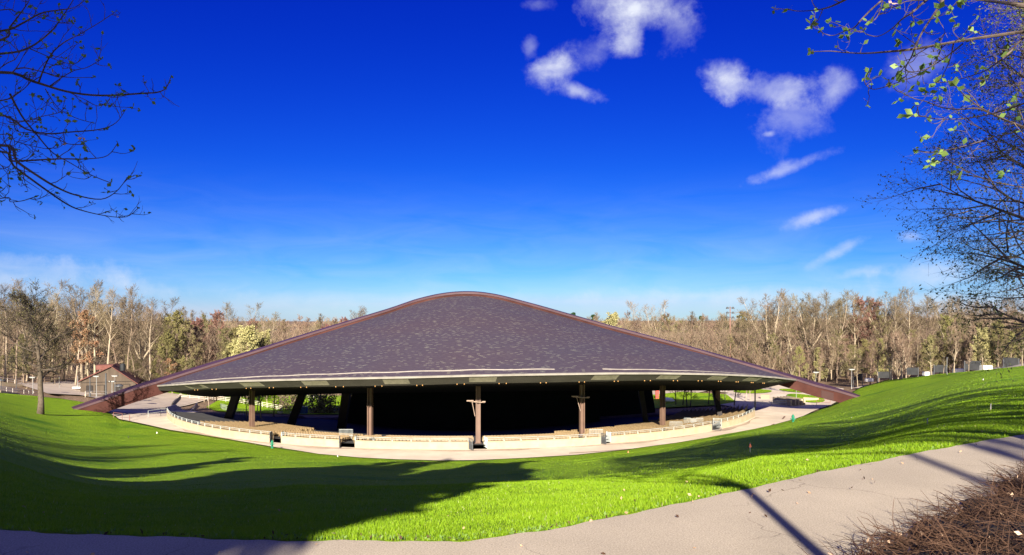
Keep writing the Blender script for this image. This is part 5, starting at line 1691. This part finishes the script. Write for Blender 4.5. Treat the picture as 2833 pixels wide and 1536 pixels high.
mb = MB()
mb.strip([[Vector((x, y, ZPATH - .02 + .62 * b_h(x, y) + .05 * math.sin(x * 5 + y * 3) * (b_h(x, y) > .02) - .05 * (b_h(x, y) <= .02))) for y in np.linspace(ne(x) - 4.5, ne(x) + .1, 22)] for x in np.linspace(1.2, 14, 50)][::-1])
mb.build('litter', MT['bramble_dark'], root, True)
mb = MB()
for k in range(6500):
    x = g.uniform(1.8, 11) if k % 3 else g.uniform(2, 6.5)
    y = ne(x) + .05 - abs(g.gauss(0, 1.3))
    h = b_h(x, y)
    if h < .02 and g.random() < .6: continue
    p = Vector((x, y, ZPATH + .55 * h * g.uniform(.2, 1)))
    a = g.uniform(0, 6.28)
    d = Vector((math.cos(a), math.sin(a), g.uniform(.25, 1.6))).normalized()
    if g.random() < .25: d = Vector((-.7 + g.uniform(-.4, .4), .6 + g.uniform(-.4, .4), g.uniform(.1, .6))).normalized()
    L = g.uniform(.18, .62) * (.5 + h)
    pts = [p]
    for i in range(5):
        d = (d + Vector((g.uniform(-.22, .22), g.uniform(-.22, .22), g.uniform(-.42, .12)))).normalized()
        pts.append(pts[-1] + d * L / 5)
    r = g.uniform(.0016, .0042)
    mb.tube(pts, [r, r, r * .9, r * .8, r * .7, r * .4], 3, cap=False)
    if g.random() < .35:
        q = pts[g.randrange(1, 5)]
        mb.cone(q, q + Vector((g.uniform(-1, 1), g.uniform(-1, 1), g.uniform(-.3, 1))).normalized() * L * .35, r * .8)
    if g.random() < .03:
        mb.leaf(pts[3], g.uniform(.03, .06), g, 1)
mb.build('stems', [MT['bramble'], mat('dry_leaves', (.45, .30, .20), (.62, .45, .32), 9)], root)

# ------------------------------------------------------------------ grass blades on the near lawn, tufts farther down
gr = np.random.default_rng(3)
ROWS = np.array([[tuple(v) for v in r[1:-1]] for r in rows_lawn])          # columns x (NP+1) x 3
PXA = np.array(pxs)


def lawn_many(px, p):
    ci = np.interp(px, PXA, np.arange(len(PXA)))
    pi = (p ** (1 / 1.9)) * NP
    a = np.clip(ci.astype(int), 0, len(PXA) - 2); b = np.clip(pi.astype(int), 0, NP - 1)
    u = (ci - a)[:, None]; v = (pi - b)[:, None]
    return (ROWS[a, b] * (1 - u) + ROWS[a + 1, b] * u) * (1 - v) + (ROWS[a, b + 1] * (1 - u) + ROWS[a + 1, b + 1] * u) * v


def blades(name, n, dmin, dmax, hgt, wid, label, px0=-120, px1=1150):
    px = gr.uniform(px0, px1, n)
    d = dmin * (dmax / dmin) ** gr.uniform(0, 1, n)
    dn = np.interp(px, [a for a, b in LNEAR], [b for a, b in LNEAR]); dn = -ZPATH * F / (dn - HY)
    df = np.interp(px, _lfx, _lfd)
    p = (d - 5.2) / (df - 5.2)
    p = np.clip((dn * 0 + d * (dn / 5.2) ** (1 - np.clip((d - 5) / 30, 0, 1)) - dn) / (df - dn), 0.0002, .995)
    c = lawn_many(px, p)
    sc = hgt(c[:, 1]) * gr.uniform(.5, 1.25, n)
    # clumps: longer where a low-frequency wave peaks
    cl_ = np.sin(c[:, 0] * 2.1 + 1.7 * np.sin(c[:, 1] * 1.3)) * np.sin(c[:, 1] * 1.9 + 1.1 * np.sin(c[:, 0] * 2.7))
    sc *= 1 + .35 * cl_
    w = wid(c[:, 1]) * gr.uniform(.6, 1.3, n)
    a = gr.uniform(0, 2 * np.pi, n)
    lean = gr.uniform(.1, .9, n)
    la = gr.uniform(0, 2 * np.pi, n)
    dx = np.c_[np.cos(a), np.sin(a), np.zeros(n)] * w[:, None] * .5
    top = c + np.c_[np.cos(la) * lean * sc, np.sin(la) * lean * sc, sc]
    c[:, 2] -= .01
    V = np.empty((n, 3, 3)); V[:, 0] = c - dx; V[:, 1] = c + dx; V[:, 2] = top
    me = bpy.data.meshes.new(name)
    me.vertices.add(n * 3); me.loops.add(n * 3); me.polygons.add(n)
    me.vertices.foreach_set('co', V.ravel())
    me.loops.foreach_set('vertex_index', np.arange(n * 3))
    me.polygons.foreach_set('loop_start', np.arange(n) * 3); me.polygons.foreach_set('loop_total', np.full(n, 3))
    for m in (MT['blade'], MT['blade2'], MT['blade3']): me.materials.append(m)
    mi = gr.choice([0, 1, 2], n, p=[.66, .33, .01])
    me.polygons.foreach_set('material_index', mi.astype(np.int32))
    me.update(); me.validate()
    o = bpy.data.objects.new(name, me); COL.objects.link(o)
    return tag(o, label, 'grass', kind='stuff')


MT['blade'] = mat('grass_blade', (.17, .32, .006), (.24, .41, .01), 1.2, trans=.35, rough=.6)
MT['blade2'] = mat('grass_blade_light', (.25, .42, .012), (.33, .49, .02), 1.5, trans=.35, rough=.6)
MT['blade3'] = mat('grass_blade_dry', (.38, .40, .14), (.55, .53, .30), 2, trans=.2, rough=.6)
blades('grass', 400000, 5.2, 20, lambda d: .026 + .0005 * d, lambda d: .0036 + .0005 * d, 'short bright green grass near the path')
blades('grass', 130000, 18, 100, lambda d: .028 + .0002 * d, lambda d: .010 + .0005 * d, 'short bright green grass lower on the slope', -200, 1250)
# weeds and dry leaves along the path edge
g = random.Random(4)
mb = MB()
for k in range(900):
    px = g.uniform(-40, 1060)
    if g.random() > (.6 if 330 < px < 640 else .2): continue
    dn, _, _ = lawn_col(px)
    d = dn + abs(g.gauss(0, .12)) + .03
    x = (px - CX) / F * d
    z = lawn_pt(px, d).z
    for _ in range(g.randrange(3, 8)):
        mb.leaf(Vector((x + g.uniform(-.05, .05), d + g.uniform(-.03, .03), z)), g.uniform(.02, .05), g, 0 if g.random() < .8 else 1, .45)
tag(mb.build('edge_weeds', [MT['leaf_spring'], MT['bramble']]), 'low leafy weeds along the grass edge of the path', 'weeds', kind='stuff')
mb = MB()
for k in range(120):
    px = g.uniform(20, 1000); dn, df, _ = lawn_col(px)
    if k % 2:
        d = dn + abs(g.gauss(0, 3)); z = lawn_pt(px, d).z + .03
    else:
        d = dn - g.uniform(0, 1.4); z = ZPATH + .012
        if d < ne((px - CX) / F * d) + .1: continue
    mb.leaf(Vector(((px - CX) / F * d, d, z)), g.uniform(.02, .05), g, 0 if g.random() < .7 else 1)
tag(mb.build('fallen_leaves', [mat('tan_dead_leaves', (.40, .25, .15), (.55, .38, .25), 8), MT['bramble']]), 'scattered dry leaves on the path and near grass', 'leaves', kind='stuff')

# ------------------------------------------------------------------ light
EL = math.radians(23)
SDX = .06
sd = Vector((-SDX, -1, math.tan(EL) * math.hypot(SDX, 1))).normalized()      # towards the sun
sun = bpy.data.lights.new('sun', 'SUN'); sun.energy = 5.0; sun.angle = math.radians(.53); sun.color = (1.0, .90, .76)
so = bpy.data.objects.new('sun', sun); COL.objects.link(so)
so.rotation_euler = sd.to_track_quat('Z', 'Y').to_euler()
so.location = (0, 0, 60)

W = bpy.data.worlds.new('World'); SC.world = W; W.use_nodes = True
nt = W.node_tree; N = nt.nodes; L = nt.links
for n in list(N): N.remove(n)
wo = N.new('ShaderNodeOutputWorld'); bg = N.new('ShaderNodeBackground'); L.new(bg.outputs[0], wo.inputs[0])
sky = N.new('ShaderNodeTexSky'); sky.sky_type = 'NISHITA'; sky.sun_disc = False
sky.sun_elevation = EL; sky.sun_rotation = math.atan2(sd.x, sd.y) % (2 * math.pi)
sky.altitude = 300; sky.air_density = 1.0; sky.dust_density = .05; sky.ozone_density = 3.0
sp = N.new('ShaderNodeSeparateColor'); L.new(sky.outputs[0], sp.inputs[0])
cb = N.new('ShaderNodeCombineColor')
for i, (gain, top_, pw) in enumerate(GRADE):        # the strong colour of a phone picture: each channel of the sky gets its own contrast
    a1 = N.new('ShaderNodeMath'); a1.operation = 'MULTIPLY'; a1.inputs[1].default_value = .1 / top_; L.new(sp.outputs[i], a1.inputs[0])
    a2 = N.new('ShaderNodeMath'); a2.operation = 'MINIMUM'; a2.inputs[1].default_value = 1.15; L.new(a1.outputs[0], a2.inputs[0])
    a3 = N.new('ShaderNodeMath'); a3.operation = 'POWER'; a3.inputs[1].default_value = pw; L.new(a2.outputs[0], a3.inputs[0])
    a4 = N.new('ShaderNodeMath'); a4.operation = 'MULTIPLY'; a4.inputs[1].default_value = gain / 2 ** EXPO / SKYS; L.new(a3.outputs[0], a4.inputs[0])
    L.new(a4.outputs[0], cb.inputs[i])
hs = cb
tc = N.new('ShaderNodeTexCoord')


def math_(op, a, b=None, c=None):
    n = N.new('ShaderNodeMath'); n.operation = op
    for i, v in enumerate((a, b, c)):
        if v is None: continue
        if isinstance(v, (int, float)): n.inputs[i].default_value = v
        else: L.new(v, n.inputs[i])
    return n.outputs[0]


sep = N.new('ShaderNodeSeparateXYZ'); L.new(tc.outputs['Generated'], sep.inputs[0])
AZ = math_('ARCTAN2', sep.outputs[0], sep.outputs[1])
ELV = math_('ARCSINE', sep.outputs[2])


def wnoise(scale, det, stretch=None, dist=0.0, rough=.55):
    v = tc.outputs['Generated']
    if stretch:
        mp = N.new('ShaderNodeMapping'); mp.inputs['Scale'].default_value = stretch[0]; mp.inputs['Rotation'].default_value = stretch[1]; L.new(v, mp.inputs['Vector']); v = mp.outputs[0]
    t = N.new('ShaderNodeTexNoise'); t.inputs['Scale'].default_value = scale; t.inputs['Detail'].default_value = det; t.inputs['Distortion'].default_value = dist; t.inputs['Roughness'].default_value = rough
    L.new(v, t.inputs['Vector']); return t.outputs['Fac']


N1 = wnoise(11, 10, None, .2, .62); N2 = wnoise(24, 8, None, .15, .65); N4 = wnoise(13, 9, ((1, 1, 1.6), (0, .3, 0)), .25, .6); N3 = wnoise(7, 6, ((1, 1, 5), (0, .25, 0)), .8)
NN = math_('ADD', math_('MULTIPLY', math_('SUBTRACT', N1, .5), 3.0), math_('MULTIPLY', math_('SUBTRACT', N2, .5), 2.2))
total = None
# (photo x, photo y, half width, half height, tilt, strength, noise amount) of each cloud, turned into sky directions
for sx, sy, rw, rh, rot, st, na in ((1755, 22, 150, 72, .05, 1.15, .45), (1740, 115, 70, 50, -.5, .8, .6), (1540, 190, 80, 45, -.25, .85, .6), (1600, 250, 70, 26, .35, .55, .7), (1640, 150, 130, 45, -.5, .30, .8), (2010, 225, 75, 48, .5, .95, .55), (2130, 250, 160, 42, .12, .48, .9), (2310, 250, 70, 50, -.7, .55, .7),
                                    (2180, 330, 110, 70, -.3, .25, 1.0), (2190, 462, 110, 22, -.28, .5, .7), (2255, 598, 85, 24, -.30, .55, .6), (2215, 615, 60, 22, -.30, .3, .7), (2340, 685, 75, 18, -.42, .40, .7), (2290, 715, 80, 16, -.42, .22, .8), (2390, 750, 120, 16, -.2, .28, .8), (2515, 655, 45, 20, 0, .35, .5), (2560, 760, 190, 55, -.05, .40, .8), (2640, 850, 260, 60, 0, .5, .6),
                                    (1470, 130, 25, 30, .2, .22, .8), (1860, 70, 70, 55, .3, .25, .9), (2540, 190, 90, 60, -.4, .30, .8), (1490, 10, 50, 22, 0, .2, .8), (2130, 370, 22, 10, 0, .6, .6), (90, 745, 420, 48, .05, .32, .9), (250, 800, 520, 35, 0, .3, .7), (1000, 830, 700, 30, 0, .18, .8), (2000, 820, 500, 34, 0, .3, .8)):
    u0 = (sx * K - CX) / F; v0 = (HY - sy * K) / F
    a0 = math.atan(u0); e0 = math.atan(v0 * math.cos(a0))
    ra = rw * K / F * math.cos(a0) ** 2; re = rh * K / F * math.cos(a0)
    da = math_('SUBTRACT', AZ, a0); de = math_('SUBTRACT', ELV, e0)
    cu, su = math.cos(-rot), math.sin(-rot)
    p1 = math_('MULTIPLY', math_('ADD', math_('MULTIPLY', da, cu), math_('MULTIPLY', de, su)), 1 / ra)
    p2 = math_('MULTIPLY', math_('SUBTRACT', math_('MULTIPLY', de, cu), math_('MULTIPLY', da, su)), 1 / re)
    r2 = math_('SQRT', math_('ADD', math_('MULTIPLY', p1, p1), math_('MULTIPLY', p2, p2)))
    q = math_('ADD', r2, math_('MULTIPLY', NN, -na))
    mr = N.new('ShaderNodeMapRange'); mr.interpolation_type = 'SMOOTHSTEP'
    mr.inputs[1].default_value = 1.15; mr.inputs[2].default_value = .05; mr.inputs[3].default_value = 0; mr.inputs[4].default_value = st
    L.new(q, mr.inputs[0])
    total = mr.outputs[0] if total is None else math_('SUBTRACT', math_('ADD', total, mr.outputs[0]), math_('MULTIPLY', total, math_('MINIMUM', mr.outputs[0], 1.0)))
# thin cirrus veil low in the sky
veil = N.new('ShaderNodeMapRange'); veil.interpolation_type = 'SMOOTHSTEP'; veil.inputs[1].default_value = .22; veil.inputs[2].default_value = 0.0; veil.inputs[3].default_value = 0; veil.inputs[4].default_value = .30
L.new(ELV, veil.inputs[0])
v3 = N.new('ShaderNodeMapRange'); v3.inputs[1].default_value = .25; v3.inputs[2].default_value = .85; L.new(N3, v3.inputs[0])
tx = N.new('ShaderNodeMapRange'); tx.inputs[1].default_value = .30; tx.inputs[2].default_value = .62; tx.inputs[3].default_value = .30; tx.inputs[4].default_value = 1.15; L.new(N4, tx.inputs[0])
total = math_('MULTIPLY', total, tx.outputs[0])
total = math_('ADD', total, math_('MULTIPLY', veil.outputs[0], v3.outputs[0]))
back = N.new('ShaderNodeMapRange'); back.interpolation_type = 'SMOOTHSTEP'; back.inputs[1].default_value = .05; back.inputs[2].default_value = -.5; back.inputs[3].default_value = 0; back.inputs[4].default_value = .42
L.new(sep.outputs[1], back.inputs[0])                # unseen veil added behind the viewpoint to whiten the sky fill in shadows
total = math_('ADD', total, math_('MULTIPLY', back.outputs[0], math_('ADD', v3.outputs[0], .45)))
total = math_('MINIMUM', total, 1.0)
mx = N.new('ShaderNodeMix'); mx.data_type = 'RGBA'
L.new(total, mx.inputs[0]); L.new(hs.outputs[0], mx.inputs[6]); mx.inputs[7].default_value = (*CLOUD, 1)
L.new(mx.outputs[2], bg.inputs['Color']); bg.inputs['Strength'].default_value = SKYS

# ------------------------------------------------------------------ camera
cam = bpy.data.cameras.new('camera'); co = bpy.data.objects.new('camera', cam); COL.objects.link(co)
co.location = (0, 0, 0); co.rotation_euler = (math.radians(90), 0, 0)
cam.sensor_width = 36; cam.lens = 36 * F / 1024; cam.shift_y = (HY - 277.5) / 1024
cam.clip_start = .1; cam.clip_end = 6000
SC.camera = co
SC.view_settings.view_transform = 'Standard'; SC.view_settings.look = 'None'; SC.view_settings.exposure = EXPO; SC.view_settings.gamma = 1
SC.render.resolution_x, SC.render.resolution_y = 1024, 555
SC.cycles.max_bounces = 5; SC.cycles.diffuse_bounces = 3; SC.cycles.transparent_max_bounces = 8
